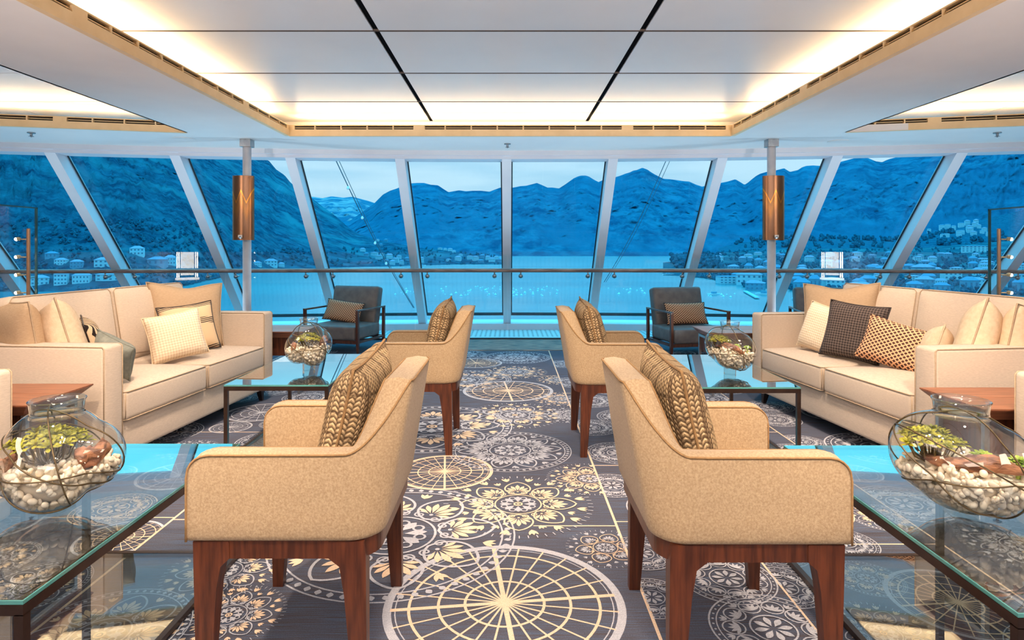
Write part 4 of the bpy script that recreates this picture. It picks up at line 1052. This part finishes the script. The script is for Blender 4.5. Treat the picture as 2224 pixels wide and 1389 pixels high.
def terrarium(x, y, zb, Rw, Rh, kind, rz, side, where, seed):
    rn = random.Random(seed); rad = vessel_shape(kind)
    # measure the unit shape
    ext = [rad(V(v)) for v in ICO(3)[0]]; P = [V(v)*e for v, e in zip(ICO(3)[0], ext)]
    zmin = min(p.z for p in P); zmax = max(p.z for p in P); xm = (max(p.x for p in P)-min(p.x for p in P))/2; xc = (max(p.x for p in P)+min(p.x for p in P))/2
    sx_, sz_ = Rw/xm, Rh/((zmax-zmin)/2)
    def W(dv, k=1.0):
        p = dv*rad(dv)*k; return V(((p.x-xc)*sx_, p.y*sx_*.92, (p.z-zmin)*sz_))
    r = empty('glass_terrarium', (x, y, zb), rz, 'bulbous glass terrarium bound with wire loops on the %s glass table, %s' % (where, side), 'terrarium', 'glass terrariums')
    vs, fs = ICO(5); H = 2*Rh
    vv = [W(v) for v in vs]; rn_ = Rw*.40
    keep = [f for f in fs if not all(sqrt(vv[i].x**2+vv[i].y**2) < rn_ and vv[i].z > H*.8 for i in f)]
    b = MB(); b.add(vv, keep); b.build('glass_body', M['jar'], r, True)
    ztop = max(v.z for v in vv if sqrt(v.x**2+v.y**2) > rn_*.9 and sqrt(v.x**2+v.y**2) < rn_*1.1)
    b = MB(); nk = rn_*.98
    b.lathe([(nk*.98, ztop-.012), (nk*.94, ztop+.004), (nk*.98, ztop+.026), (nk*1.04, ztop+.034), (nk*1.0, ztop+.036), (nk*.93, ztop+.03), (nk*.90, ztop+.004)], 40)
    b.build('neck', M['jar2'], r, True)
    b = MB()
    for (tx, tz, off) in [(.5, .2, 0), (1.1, 1.4, .25), (-.7, 2.4, -.2), (1.35, .5, .1), (.2, 1.9, -.35)]:
        ax = V((sin(tx)*cos(tz), sin(tx)*sin(tz), cos(tx))).normalized(); u = ax.orthogonal().normalized(); v_ = ax.cross(u)
        pts = []
        for i in range(72):
            a = 2*pi*i/72; dv = (u*cos(a)+v_*sin(a)+ax*off).normalized(); p = W(dv, 1.006); pts.append(p)
        b.tube(pts, .0021, 6, closed=True)
    b.build('wire_loops', M['wire'], r, True)
    q = MB(); q.rbox(-.032, .032, -.032, .032, -zb+.4225, .012, .003, 2); q.build('stand', M['jar2'], r)
    Mx = Matrix.Translation((x, y, zb)) @ Matrix.Rotation(rz, 4, 'Z')
    # pebbles
    lvl = H*.42
    b = MB(); core = [];
    for v in vs:
        p = W(v, .84); core.append(V((p.x, p.y, min(p.z+.004, lvl-.012+.01*noise.noise(V((p.x*30, p.y*30, seed)))))))
    b.add(core, fs)
    n = 0; tries = 0; N = 820
    while n < N and tries < 20000:
        tries += 1
        dv = V((rn.gauss(0, 1), rn.gauss(0, 1), rn.gauss(0, 1))).normalized()
        if n < N*.62: k = rn.uniform(.86, .93)
        else: k = rn.uniform(.1, .92)
        p = W(dv, k)
        if n >= N*.62:
            if p.z < lvl-.02 or p.z > lvl+.012+.02*noise.noise(V((p.x*12, p.y*12, seed))): continue
        elif p.z > lvl: continue
        s_ = rn.uniform(.0065, .0115)*(Rw/.17)**.5
        b.ball(p, s_, 1 if Rw < .15 else 2, 0, (rn.uniform(.9, 1.4), rn.uniform(.8, 1.1), rn.uniform(.6, .85)), Euler((rn.uniform(0, 6), rn.uniform(0, 6), rn.uniform(0, 6)))); n += 1
    o = b.build('white_pebbles', M['pebble'], None, True); o.matrix_world = Mx
    tag(o, 'bed of white pebbles inside the terrarium on the %s glass table, %s' % (where, side), 'pebbles', None, 'stuff')
    # driftwood
    def drift(cx, cy_, cz, L_, r0, rot, lab):
        q = MB(); secs = []
        for i in range(15):
            t = i/14; rr = r0*(sin(pi*min(1, t*.94+.05))**.6); sec = []
            for j in range(14):
                a = 2*pi*j/14; k = 1+.5*noise.noise(V((t*4, cos(a)*1.6, sin(a)*1.6+seed)))+.35*noise.noise(V((t*13, cos(a)*4, sin(a)*4+seed)))
                sec.append((L_*(t-.5), rr*k*cos(a)*.9, rr*k*sin(a)+.012*sin(t*5+seed)))
            secs.append(sec)
        q.loft(secs, M=Matrix.Translation((cx, cy_, cz)) @ Matrix.Rotation(rot, 4, 'Z') @ Matrix.Rotation(.12, 4, 'Y')); o = q.build('driftwood', M['drift'], None, True); o.matrix_world = Mx; tag(o, lab, 'driftwood', 'driftwood pieces')
    def bush(cx, cy_, cz, h, n, R, spread_, lab, mi='leafA', nl=12):
        q = MB()
        tips = []
        base = V((cx, cy_, cz-.01))
        for i in range(n):
            a = i*2.4; rr = spread_*sqrt((i+.5)/n); tip = V((cx+cos(a)*rr, cy_+sin(a)*rr, cz+h*(1-.35*(rr/spread_)**2)*rn.uniform(.8, 1.05))); tips.append(tip)
            mid = base.lerp(tip, .5)+V((cos(a)*.2*rr, sin(a)*.2*rr, -.08*h)); q.tube([base, mid, tip], [.0030, .0022, .0014], 5, 1)
            rosette(q, tip, R*rn.uniform(.8, 1.15), nl, 0, 0, rn, (V((cos(a)*.5*rr/spread_, sin(a)*.5*rr/spread_, 1))).normalized())
        o = q.build('succulent_plant', [M[mi], M['stem']], None, False); o.matrix_world = Mx; tag(o, lab, 'plant', 'succulents')
    wl = 'in the terrarium on the %s glass table, %s' % (where, side)
    k = Rw/.17
    if side == 'left':
        bush(-.005*k, -.02, lvl, .095*k, 34, .030*k, .085*k, 'olive green branching succulent '+wl)
        drift(.105*k, -.01, lvl+.028*k, .085*k, .03*k, .7, 'brown driftwood piece at the right '+wl)
        drift(-.115*k, -.03, lvl+.012*k, .055*k, .02*k, 1.1, 'small driftwood piece at the left '+wl)
    else:
        bush(-.07*k, .01, lvl+.01, .085*k, 28, .028*k, .068*k, 'olive green branching succulent '+wl)
        drift(.015*k, -.045*k, lvl+.022*k, .23*k, .021*k, -.28, 'long pale driftwood branch '+wl)
        for (cx, cy_, rr_, nm) in ((.045, -.015, .034, 'middle'), (.115, -.04, .030, 'right')):
            q = MB(); rosette(q, (cx*k, cy_*k, lvl+.03*k), rr_*k, 30, 0, 0, rn, V((0, -.25, 1)).normalized())
            q.tube([(cx*k, cy_*k, lvl-.01), (cx*k, cy_*k, lvl+.032*k)], .006, 8, 0)
            o = q.build('succulent_rosette', [M['leafB']], None, False); o.matrix_world = Mx; tag(o, 'bright green rosette succulent at the %s ' % nm+wl, 'plant', 'succulents')
M['jar2'] = glass_mat('thick_glass', (.90, .94, .94), 1.5, mult=1.6, extra=.05)
terrarium(-1.265, 1.74, .440, .172, .135, 0, 0.0, 'left', 'near', 3)
terrarium(1.235, 1.70, .437, .172, .140, 1, -.2, 'right', 'near', 4)
terrarium(-1.205, 3.74, .450, .138, .132, 0, .5, 'left', 'far', 5)
terrarium(1.285, 3.62, .450, .140, .128, 1, -.4, 'right', 'far', 6)
# ------------------------------------------------------------------ outside: bay, mountains, town
SEA = -20.0                         # height of the water relative to the eye
def interp(tab, x):
    if x <= tab[0][0]: return tab[0][1]
    for (a, b_), (c, e_) in zip(tab, tab[1:]):
        if x <= c: return b_+(e_-b_)*(x-a)/(c-a)
    return tab[-1][1]
def P3(px, D, zr): return V(((px-CX)/FPX*D, D, CH+zr))
class Terrain:
    """ridge profile seen from the ship: from a shoreline up to a ridge, with folds"""
    def __init__(s, base, ridge, dr, amp, seed, conv=1.0, zbase=SEA, freq=1.0, ycurve=1.0):
        s.base, s.ridge, s.dr, s.amp, s.seed, s.conv, s.zb, s.freq, s.yc = base, ridge, dr, amp, seed, conv, zbase, freq, ycurve
    def at(s, px, v):
        db = interp(s.base, px); dr = interp(s.dr, px); yr = interp(s.ridge, px)
        D = db+(dr-db)*v**s.conv; zr = (HY-yr)/FPX*dr
        z = s.zb+(zr-s.zb)*v**s.yc
        k = sin(pi*min(v, 1.0))
        q = V((px*.012*s.freq, v*3*s.freq, s.seed))
        f = noise.fractal(q, 1.0, 2.0, 6); rdg = abs(noise.noise(q*1.7))
        D2 = D+(f*.8-rdg*.9)*s.amp*k*(dr-db)*.45; 
        return P3(px, D2, z)+V((0, 0, (f*.10*(zr-s.zb))*k*.25))
    def find(s, px, y):
        lo, hi = 0.0, 1.0
        for _ in range(22):
            m_ = (lo+hi)/2; p = s.at(px, m_); yy = HY-(p.z-CH)/p.y*FPX
            if yy > y: lo = m_
            else: hi = m_
        return s.at(px, lo)
    def build(s, name, m, x0, x1, nx, nv, label, cat):
        b = MB(); vs = []; fs = []
        for j in range(nv+1):
            for i in range(nx+1):
                px = x0+(x1-x0)*i/nx; p = s.at(px, j/nv)
                if j == 0: p.z = CH+s.zb-3
                vs.append(p)
        for j in range(nv):
            for i in range(nx): a = j*(nx+1)+i; fs.append((a, a+1, a+nx+2, a+nx+1))
        b.add(vs, fs); o = b.build(name, m, None, True)
        return tag(o, label, cat, None, 'structure')
def land_mat(name, c1, c2, scale, bump=1.0, c3=None, stretch=(1, 1, 1), s3=None, t3=.62):
    m = mat(name, c1, .95, spec=.0, col2=c2, nscale=scale, nstretch=stretch, ndetail=9, ramp=(.40, .60))
    n = m.node_tree.nodes; l = m.node_tree.links; b = n['Principled BSDF']
    nz = [q for q in n if q.type == 'TEX_NOISE'][0]; nz.inputs['Roughness'].default_value = .72; nz.inputs['Distortion'].default_value = .25
    bu = n.new('ShaderNodeBump'); bu.inputs['Strength'].default_value = bump; bu.inputs['Distance'].default_value = .45/scale
    l.new(nz.outputs[0], bu.inputs['Height']); l.new(bu.outputs[0], b.inputs['Normal'])
    if c3:
        t = [q for q in n if q.type == 'TEX_COORD'][0]
        z2 = n.new('ShaderNodeTexNoise'); z2.inputs['Scale'].default_value = s3 or scale*.2; z2.inputs['Detail'].default_value = 6; z2.inputs['Distortion'].default_value = .6
        r2 = n.new('ShaderNodeValToRGB'); r2.color_ramp.elements[0].position = t3-.10; r2.color_ramp.elements[1].position = t3+.08
        mx_ = n.new('ShaderNodeMix'); mx_.data_type = 'RGBA'; mx_.inputs[7].default_value = (*c3, 1)
        rr = [q for q in n if q.type == 'VALTORGB'][0]
        l.new(t.outputs['Object'], z2.inputs['Vector']); l.new(z2.outputs[0], r2.inputs[0]); l.new(r2.outputs[0], mx_.inputs[0])
        l.new(rr.outputs[0], mx_.inputs[6]); l.new(mx_.outputs[2], b.inputs['Base Color'])
    return m
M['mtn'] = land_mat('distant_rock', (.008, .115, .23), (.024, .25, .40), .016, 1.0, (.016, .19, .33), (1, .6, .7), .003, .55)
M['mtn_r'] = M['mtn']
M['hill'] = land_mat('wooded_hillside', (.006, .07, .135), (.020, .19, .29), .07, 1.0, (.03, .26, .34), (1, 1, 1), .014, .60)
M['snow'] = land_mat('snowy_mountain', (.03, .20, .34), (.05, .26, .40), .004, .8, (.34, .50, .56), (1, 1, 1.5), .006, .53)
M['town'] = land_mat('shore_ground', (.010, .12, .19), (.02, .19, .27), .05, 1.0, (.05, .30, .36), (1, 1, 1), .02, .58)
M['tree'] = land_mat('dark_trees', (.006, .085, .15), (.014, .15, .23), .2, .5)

ridgeM = [(640, 470), (759, 480), (812, 442), (832, 422), (847, 414), (862, 409), (878, 402), (891, 398), (906, 397), (921, 397), (936, 401), (951, 402), (963, 410), (974, 417), (985, 415), (997, 413), (1012, 415), (1027, 414), (1045, 414), (1063, 416), (1076, 411), (1087, 407), (1100, 408), (1115, 407), (1130, 404), (1143, 403), (1155, 400), (1166, 397), (1178, 402), (1189, 407), (1200, 407), (1214, 409), (1228, 400), (1246, 387), (1255, 383), (1262, 381), (1272, 381), (1279, 383), (1290, 390), (1300, 395), (1309, 391), (1318, 387), (1332, 386), (1348, 381), (1358, 377), (1368, 374), (1376, 370), (1383, 369), (1395, 364), (1406, 368), (1413, 373), (1421, 378), (1431, 383), (1441, 388), (1456, 389), (1471, 391), (1484, 393), (1497, 394), (1510, 400), (1525, 405), (1537, 402), (1560, 398), (1580, 394), (1597, 389), (1606, 394), (1617, 401), (1625, 396), (1633, 389), (1642, 382), (1651, 377), (1665, 373), (1680, 371), (1703, 365), (1709, 369), (1716, 373), (1733, 369), (1742, 363), (1751, 360), (1766, 359), (1781, 360), (1793, 359), (1810, 356), (1830, 350), (1857, 343), (1868, 342), (1878, 340), (1890, 345), (1902, 350), (1916, 352), (1924, 348), (1932, 345), (1963, 337), (2000, 326), (2100, 296), (2224, 262), (2500, 210), (3200, 120)]
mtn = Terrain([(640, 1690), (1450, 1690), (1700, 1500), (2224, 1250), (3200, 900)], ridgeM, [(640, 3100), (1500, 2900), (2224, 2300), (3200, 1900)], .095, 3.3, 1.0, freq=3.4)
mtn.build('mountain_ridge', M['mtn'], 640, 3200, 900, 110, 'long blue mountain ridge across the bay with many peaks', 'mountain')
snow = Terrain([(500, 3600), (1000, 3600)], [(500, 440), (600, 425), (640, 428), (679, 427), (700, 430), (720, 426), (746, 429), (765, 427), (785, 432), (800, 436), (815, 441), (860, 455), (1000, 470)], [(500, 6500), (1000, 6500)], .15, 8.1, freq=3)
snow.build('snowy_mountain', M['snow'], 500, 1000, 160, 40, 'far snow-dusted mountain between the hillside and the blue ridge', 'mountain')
ridgeH = [(-1500, -300), (0, 40), (200, 150), (400, 258), (480, 300), (540, 325), (560, 336), (585, 350), (600, 368), (618, 380), (630, 395), (652, 415), (680, 432), (700, 448), (720, 462), (740, 478), (752, 490), (765, 500), (780, 508), (800, 514), (815, 520), (840, 524), (870, 530), (900, 536), (925, 540), (950, 541), (985, 546), (1010, 550), (1040, 553), (1065, 556), (1085, 562), (1096, 570), (1100, 575)]
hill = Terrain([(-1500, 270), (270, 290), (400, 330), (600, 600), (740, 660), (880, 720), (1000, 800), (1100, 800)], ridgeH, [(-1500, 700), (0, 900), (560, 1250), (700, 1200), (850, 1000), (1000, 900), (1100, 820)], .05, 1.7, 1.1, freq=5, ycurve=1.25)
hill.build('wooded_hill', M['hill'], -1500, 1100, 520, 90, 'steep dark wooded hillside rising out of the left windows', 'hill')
town = Terrain([(1440, 470), (1530, 430), (1640, 300), (1800, 285), (2224, 250), (3000, 210)], [(1440, 570), (1500, 562), (1545, 552), (1600, 545), (1700, 541), (2000, 538), (2224, 520), (3000, 500)], [(1440, 560), (1500, 700), (1600, 900), (3000, 1000)], .05, 5.5, 1.0, freq=2, ycurve=1.0)
town.build('town_shore', M['town'], 1440, 3000, 220, 40, 'low wooded shore on the right carrying the town', 'shore')
slope = Terrain([(1560, 900), (3000, 900)], [(1560, 538), (1600, 528), (1660, 520), (1750, 517), (1850, 519), (1940, 524), (2000, 510), (2060, 496), (2120, 480), (2224, 455), (3000, 330)], [(1560, 1020), (3000, 1250)], .08, 2.5, 1.0, zbase=-4, freq=3)
slope.build('forest_slope', M['tree'], 1560, 3000, 240, 30, 'dark forest belt behind the town at the foot of the mountain', 'forest')
# sea
M['sea'] = mat('turquoise_water', (.003, .18, .24), .25, spec=.5, col2=(.005, .26, .31), nscale=.012, nstretch=(.12, 1, 1), ndetail=7, bump=.5, bscale=.35, ramp=(.42, .6))
b = MB(); b.box(-9000, 9000, 22, 12000, SEA+CH-2, SEA+CH); struct('sea_water', b, M['sea'], 'flat turquoise water of the bay')
# houses
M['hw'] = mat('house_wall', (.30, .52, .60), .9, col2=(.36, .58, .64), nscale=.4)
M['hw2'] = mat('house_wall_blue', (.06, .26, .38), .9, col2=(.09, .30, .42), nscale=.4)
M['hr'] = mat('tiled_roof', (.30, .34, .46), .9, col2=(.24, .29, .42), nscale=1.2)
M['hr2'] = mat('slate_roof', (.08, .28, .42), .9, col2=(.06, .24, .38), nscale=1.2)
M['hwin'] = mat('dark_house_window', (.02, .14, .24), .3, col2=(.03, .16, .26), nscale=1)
def house_mesh(w_, dd, h, rh, floors, cols, wallm, roofm):
    b = MB(); b.box(-w_/2, w_/2, 0, dd, -2.0, h, 0)
    o = .35; rw = w_*.5-.0 if w_ > dd else 0
    b.add([(-w_/2-o, -o, h), (w_/2+o, -o, h), (w_/2+o, dd+o, h), (-w_/2-o, dd+o, h), (-w_/2+dd*.4, dd/2, h+rh), (w_/2-dd*.4, dd/2, h+rh)], [(0, 1, 5, 4), (1, 2, 5), (2, 3, 4, 5), (3, 0, 4), (3, 2, 1, 0)], 1)
    for f in range(floors):
        for c in range(cols):
            x = -w_/2+(c+.5)*w_/cols; z = h*(f+.35)/floors; s_ = min(.5, w_/cols*.28)
            b.box(x-s_, x+s_, -.04, .02, z, z+h/floors*.42, 2)
    return b
HP = []
for (w_, dd, h, rh, fl, cl, a, c) in [(9, 7, 6, 2.2, 2, 4, 'hw', 'hr'), (7, 6, 8, 1.6, 3, 4, 'hw', 'hr'), (12, 7, 6, 2.0, 2, 5, 'hw', 'hr'), (8, 6, 4.5, 2, 1, 3, 'hw2', 'hr2'), (10, 8, 7, 2.4, 2, 4, 'hw2', 'hr'), (14, 8, 9, .8, 3, 7, 'hw', 'hr2')]:
    HP.append((house_mesh(w_, dd, h, rh, fl, cl, a, c), w_, h, a, c))
protos = {}
HOUSES = []; LAB = []
def put_house(T, px, yb, wpx, hpx, k, label, group, strict=False):
    p = T.find(px, yb); mb, w_, h, a, c = HP[k]; q_ = wpx*p.y/FPX*.75
    if any((p.x-q.x)**2+(p.y-q.y)**2 < ((q_+r_)*.92)**2 for q, r_ in HOUSES):
        if strict: return False
        p = T.find(px+4, yb-1.5)
    HOUSES.append((p.copy(), q_))
    if k not in protos: o = mb.build('house', [M[a], M[c], M['hwin']]); protos[k] = o
    else: o = protos[k].copy(); COL.objects.link(o)
    o.location = p; o.rotation_euler = (0, 0, -atan2(p.x, p.y)*.8+random.uniform(-.25, .25))
    m_ = p.y/FPX; o.scale = (wpx*m_/w_, wpx*m_/w_, hpx*m_/h)
    tag(o, label, 'house', group); LAB.append((o, px, yb, label, k))
    return True
for (px, yb, w_, h, k, lab) in [(131, 619, 24, 24, 1, 'tall white three-storey house on the left shore'), (171, 617, 32, 18, 2, 'wide white house beside the tall one on the left shore'), (86, 619, 32, 16, 0, 'white house at the left shore behind the light pole'),
        (130, 576, 22, 12, 0, 'tile roofed house higher up above the left shore'), (166, 582, 24, 14, 4, 'gabled house above the wide white shore house'), (224, 580, 34, 16, 0, 'house beside the fourth left mullion above the shore'),
        (236, 611, 58, 14, 2, 'long low white house by the left shore near a mullion'), (297, 554, 27, 15, 0, 'white house standing highest above the sofa on the left'), (338, 577, 34, 14, 3, 'pale blue house left of the bright reflection'),
        (369, 575, 22, 16, 0, 'pale house just left of the bright reflection'), (110, 560, 22, 10, 3, 'small house among trees on the left slope')]:
    put_house(hill, px, yb, w_, h, k, lab, 'houses on the left shore')
for (px, yb, w_, h) in [(588, 578, 26, 12), (560, 578, 16, 8), (612, 580, 12, 8), (788, 546, 12, 6), (795, 556, 10, 6), (812, 556, 14, 8), (822, 563, 14, 8), (830, 556, 10, 6), (846, 562, 14, 9), (858, 570, 13, 9), (866, 562, 10, 7), (852, 575, 12, 8), (872, 574, 10, 8), (840, 572, 10, 7),
        (884, 566, 9, 6), (897, 570, 8, 6), (917, 571, 8, 11), (955, 540, 9, 4), (967, 541, 8, 4), (978, 545, 10, 5), (986, 548, 8, 4), (994, 566, 13, 8), (1008, 568, 12, 6), (1021, 563, 12, 7), (1034, 566, 13, 9), (1047, 560, 10, 6), (1060, 564, 10, 7), (1068, 569, 14, 8), (1078, 563, 10, 6), (1085, 569, 8, 6), (975, 568, 10, 5), (1045, 570, 12, 5), (1000, 556, 8, 4), (820, 524, 8, 4), (838, 518, 7, 4), (828, 534, 7, 4)]:
    put_house(hill, px, yb, w_, h, random.choice([0, 1, 2, 3]), 'tiny pale house at the foot of the wooded hillside', 'tiny houses below the hillside', True)
for (px, yb, w_, h, k, lab) in [(1627, 616, 52, 20, 2, 'long tile roofed waterfront building left of the right post'), (1590, 632, 60, 16, 5, 'low waterfront building on the right shore, nearest the water'), (2118, 547, 48, 13, 5, 'long pale flat building high in the right town'), (2008, 600, 40, 20, 4, 'big tile roofed house left of the last right mullion')]:
    put_house(town, px, yb, w_, h, k, lab, 'large houses of the right town')
rn = random.Random(3); pl = []; tries_ = 0
while len(pl) < 120:
    px = rn.uniform(1560, 2330); yb = rn.uniform(552, 634)
    if yb > 590 and px < 1600: continue
    s_ = .45+(yb-545)/90; tries_ += 1
    if tries_ > 4000: break
    if put_house(town, px, yb, rn.uniform(16, 30)*s_, rn.uniform(9, 15)*s_, rn.choice([0, 1, 2, 3, 3, 4, 4]), 'small pale house of the town on the right shore', 'houses of the right town', True): pl.append((px, yb))
for _ in range(26):
    px = rn.uniform(2085, 2150) if rn.random() < .6 else rn.uniform(2015, 2085); yb = rn.uniform(488, 514)+ (6 if px < 2085 else 0)
    put_house(slope, px, yb, rn.uniform(7, 12), rn.uniform(7, 12), rn.choice([1, 5]), 'white apartment block on the slope above the right town', 'white blocks above the town', True)
# each of the small houses gets a label of its own: pane, height in the view, order from the left
ORD = ['first', 'second', 'third', 'fourth', 'fifth', 'sixth', 'seventh', 'eighth', 'ninth', 'tenth', 'eleventh', 'twelfth', '13th', '14th', '15th', '16th', '17th', '18th']
def pane_of(px, yb):
    D = 8.1; xs = [-.03+1.19*k for k in range(-7, 8)]; X = (px-CX)/FPX*D
    k = sum(1 for x in xs if x < X)-8
    return ('%s pane left of centre' % ORD[-k-1]) if k < 0 else ('%s pane right of centre' % ORD[k])
cells = {}
for (o, px, yb, lab, k) in LAB:
    if not lab.startswith(('small pale', 'tiny pale', 'white apartment')): continue
    big = lab.startswith('small pale')
    row = (('high row', 'upper row', 'middle row', 'lower row', 'waterfront row')[min(4, int((yb-550)/17.5))]) if big else ('upper row' if yb < (548 if lab[0] == 't' else 501) else 'lower row')
    cells.setdefault((lab.split(' of ')[0] if big else lab.split(' at ')[0].split(' on ')[0], row, pane_of(px, yb)), []).append((px, o))
for (kind_, row, pane), lst in cells.items():
    lst.sort(key=lambda t: t[0])
    for i, (px, o) in enumerate(lst):
        o['label'] = '%s %s from the left, %s, %s' % (ORD[i], kind_, row, pane)
# trees as one loose mass each
def trees(name, items, m, label):
    b = MB(); rn = random.Random(len(items))
    for p, h in items:
        if any((p.x-q.x)**2+(p.y-q.y)**2 < (q_+h*1.3)**2 for q, q_ in HOUSES): continue
        for k in range(3):
            b.ball((p.x+rn.uniform(-.3, .3)*h, p.y, p.z+h*(.25+.25*k)), h*(.42-.09*k), 1, 0, (rn.uniform(.8, 1.2), 1, rn.uniform(.7, 1.1)))
    o = b.build(name, m); tag(o, label, 'trees', None, 'stuff')
rn = random.Random(21)
it = []
for _ in range(900):
    px = rn.uniform(-60, 480); y = rn.uniform(560, 632) if rn.random() < .6 else rn.uniform(480, 560)
    p = hill.find(px, y); it.append((p, rn.uniform(1.8, 3.6)*p.y/400))
for _ in range(300):
    px = rn.uniform(480, 1090); y = rn.uniform(540, 578); p = hill.find(px, y); it.append((p, rn.uniform(2, 4.5)))
trees('hillside_trees', it, M['tree'], 'dark trees between the houses at the foot of the left hillside')
it = []
for _ in range(1700):
    px = rn.uniform(1500, 2300); y = rn.uniform(540, 640); p = town.find(px, y); it.append((p, rn.uniform(1.8, 3.8)))
for _ in range(90):
    px = rn.uniform(1462, 1560); y = rn.uniform(556, 585); p = town.find(px, y); it.append((p, rn.uniform(4, 10)))
for _ in range(200):
    px = rn.uniform(1600, 2260); p = slope.find(px, rn.uniform(505, 538)); it.append((p, rn.uniform(5, 11)))
trees('town_trees', it, M['tree'], 'dark trees between the houses of the town on the right shore')
# buoys, boats, jetties
def water_at(px, py): return floor_px(px, py)
def floor_px(px, py):
    D = -SEA*FPX/(py-HY); return V(((px-CX)/FPX*D, D, CH+SEA))
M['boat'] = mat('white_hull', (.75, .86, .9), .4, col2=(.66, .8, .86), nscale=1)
bu = MB(); bu.lathe([(.0, -.2), (.32, 0), (.36, .2), (.2, .42), (.06, .5), (.05, .8), (0, .82)], 10)
bo = bu.build('mooring_buoy', M['boat'], None, True)
spots = [(rn.uniform(1113, 1215), rn.uniform(622, 645)) for _ in range(34)]+[(rn.uniform(940, 1090), rn.uniform(622, 643)) for _ in range(36)]+[(rn.uniform(1310, 1400), rn.uniform(625, 640)) for _ in range(14)]+[(rn.uniform(850, 900), rn.uniform(626, 640)) for _ in range(10)]+[(rn.uniform(1530, 1600), rn.uniform(636, 650)) for _ in range(8)]
_k = []
for a, q in spots:
    if all((floor_px(a, q)-floor_px(*z)).length > 1.8 for z in _k): _k.append((a, q))
spots = _k
for i, (a, q) in enumerate(spots):
    o = bo if i == 0 else bo.copy()
    if i: COL.objects.link(o)
    o.location = floor_px(a, q); s_ = rn.uniform(.5, 1.5); o.scale = (s_*1.3, s_, s_*.8); tag(o, 'small white mooring buoy floating on the turquoise bay', 'buoy', 'mooring buoys')
def boat(px, py, L_, lab, rz=0):
    r = empty('motor_boat', floor_px(px, py), rz, lab, 'boat', 'moored boats')
    h = MB(); secs = []
    for i in range(9):
        t = i/8*2-1; wd = L_*.15*(1-max(0, t)**2.2*.95); secs.append([(t*L_/2, -wd, L_*.10), (t*L_/2, -wd*.6, -L_*.03), (t*L_/2, wd*.6, -L_*.03), (t*L_/2, wd, L_*.10)])
    h.loft(secs); h.build('hull', M['boat'], r); c = MB(); c.rbox(-L_*.22, L_*.12, -L_*.10, L_*.10, L_*.09, L_*.22, L_*.02, 2); c.build('cabin', M['hw2'], r)
boat(1552, 640, 6.5, 'small white motor boat moored off the right town', .4); boat(1452, 597, 9, 'small white boat in the strait below the right trees', .1); boat(917, 577, 9, 'small white boat at the left headland', .1); boat(1000, 590, 7, 'little boat out on the bay left of centre', .3)
boat(1658, 640, 8, 'white motor boat at the jetty beside the right post', 2.2)
j = MB()
for (a, q, c, e_) in [(1618, 634, 1645, 649), (1760, 640, 1800, 648), (1725, 650, 1756, 668)]:
    A, B_ = floor_px(a, q), floor_px(c, e_); dd = (B_-A).normalized(); sd_ = V((-dd.y, dd.x, 0))*.9
    jb = MB(); jb.loft([[A+sd_+V((0, 0, .3)), A-sd_+V((0, 0, .3)), A-sd_+V((0, 0, .7)), A+sd_+V((0, 0, .7))], [B_+sd_+V((0, 0, .3)), B_-sd_+V((0, 0, .3)), B_-sd_+V((0, 0, .7)), B_+sd_+V((0, 0, .7))]])
    o = jb.build('jetty', M['hw']); tag(o, 'slim pale jetty off the right town, %s' % {1618: 'left of the right post', 1760: 'beside the mirrored lamp right of the post', 1725: 'just above the right sofa back'}[a], 'jetty', 'jetties')
# stay cables of the ship with small lamps
M['cable'] = mat('stay_cable', (.02, .10, .16), .5, col2=(.03, .12, .18), nscale=3)
def cable(ax, ay, aD, bx, by, bD, lab, lamps=(), r=.022):
    A, B_ = at(ax, ay, aD), at(bx, by, bD); pts = []
    for i in range(17):
        t = i/16; p = A.lerp(B_, t); p.z -= .35*sin(pi*t); pts.append(p)
    c = MB(); c.tube(pts, r, 6); o = c.build('stay_cable', M['cable'], None, True); tag(o, lab, 'cable', 'stay cables')
    for t in lamps:
        p = pts[0].lerp(pts[-1], t); p.z -= .35*sin(pi*t)
        q = MB(); q.lathe([(.0, -.16), (.05, -.15), (.065, -.09), (.04, -.04), (.02, 0)], 12); lamp_ = q.build('cable_lamp', M['boat'], o, True); lamp_.location = p
cable(712, 310, 26, 898, 668, 34, 'left pair of stay cables running down outside, carrying small lamps', (.19, .34, .485, .62))
cable(719, 310, 26, 900, 668, 34, 'bare cable alongside the lamp cable outside the left windows', (), .014)
cable(1459, 320, 27, 1312, 612, 34, 'stay cable crossing the windows right of centre', (), .018)
cable(1468, 320, 27, 1316, 612, 34, 'thin twin of the stay cable right of centre', (), .012)
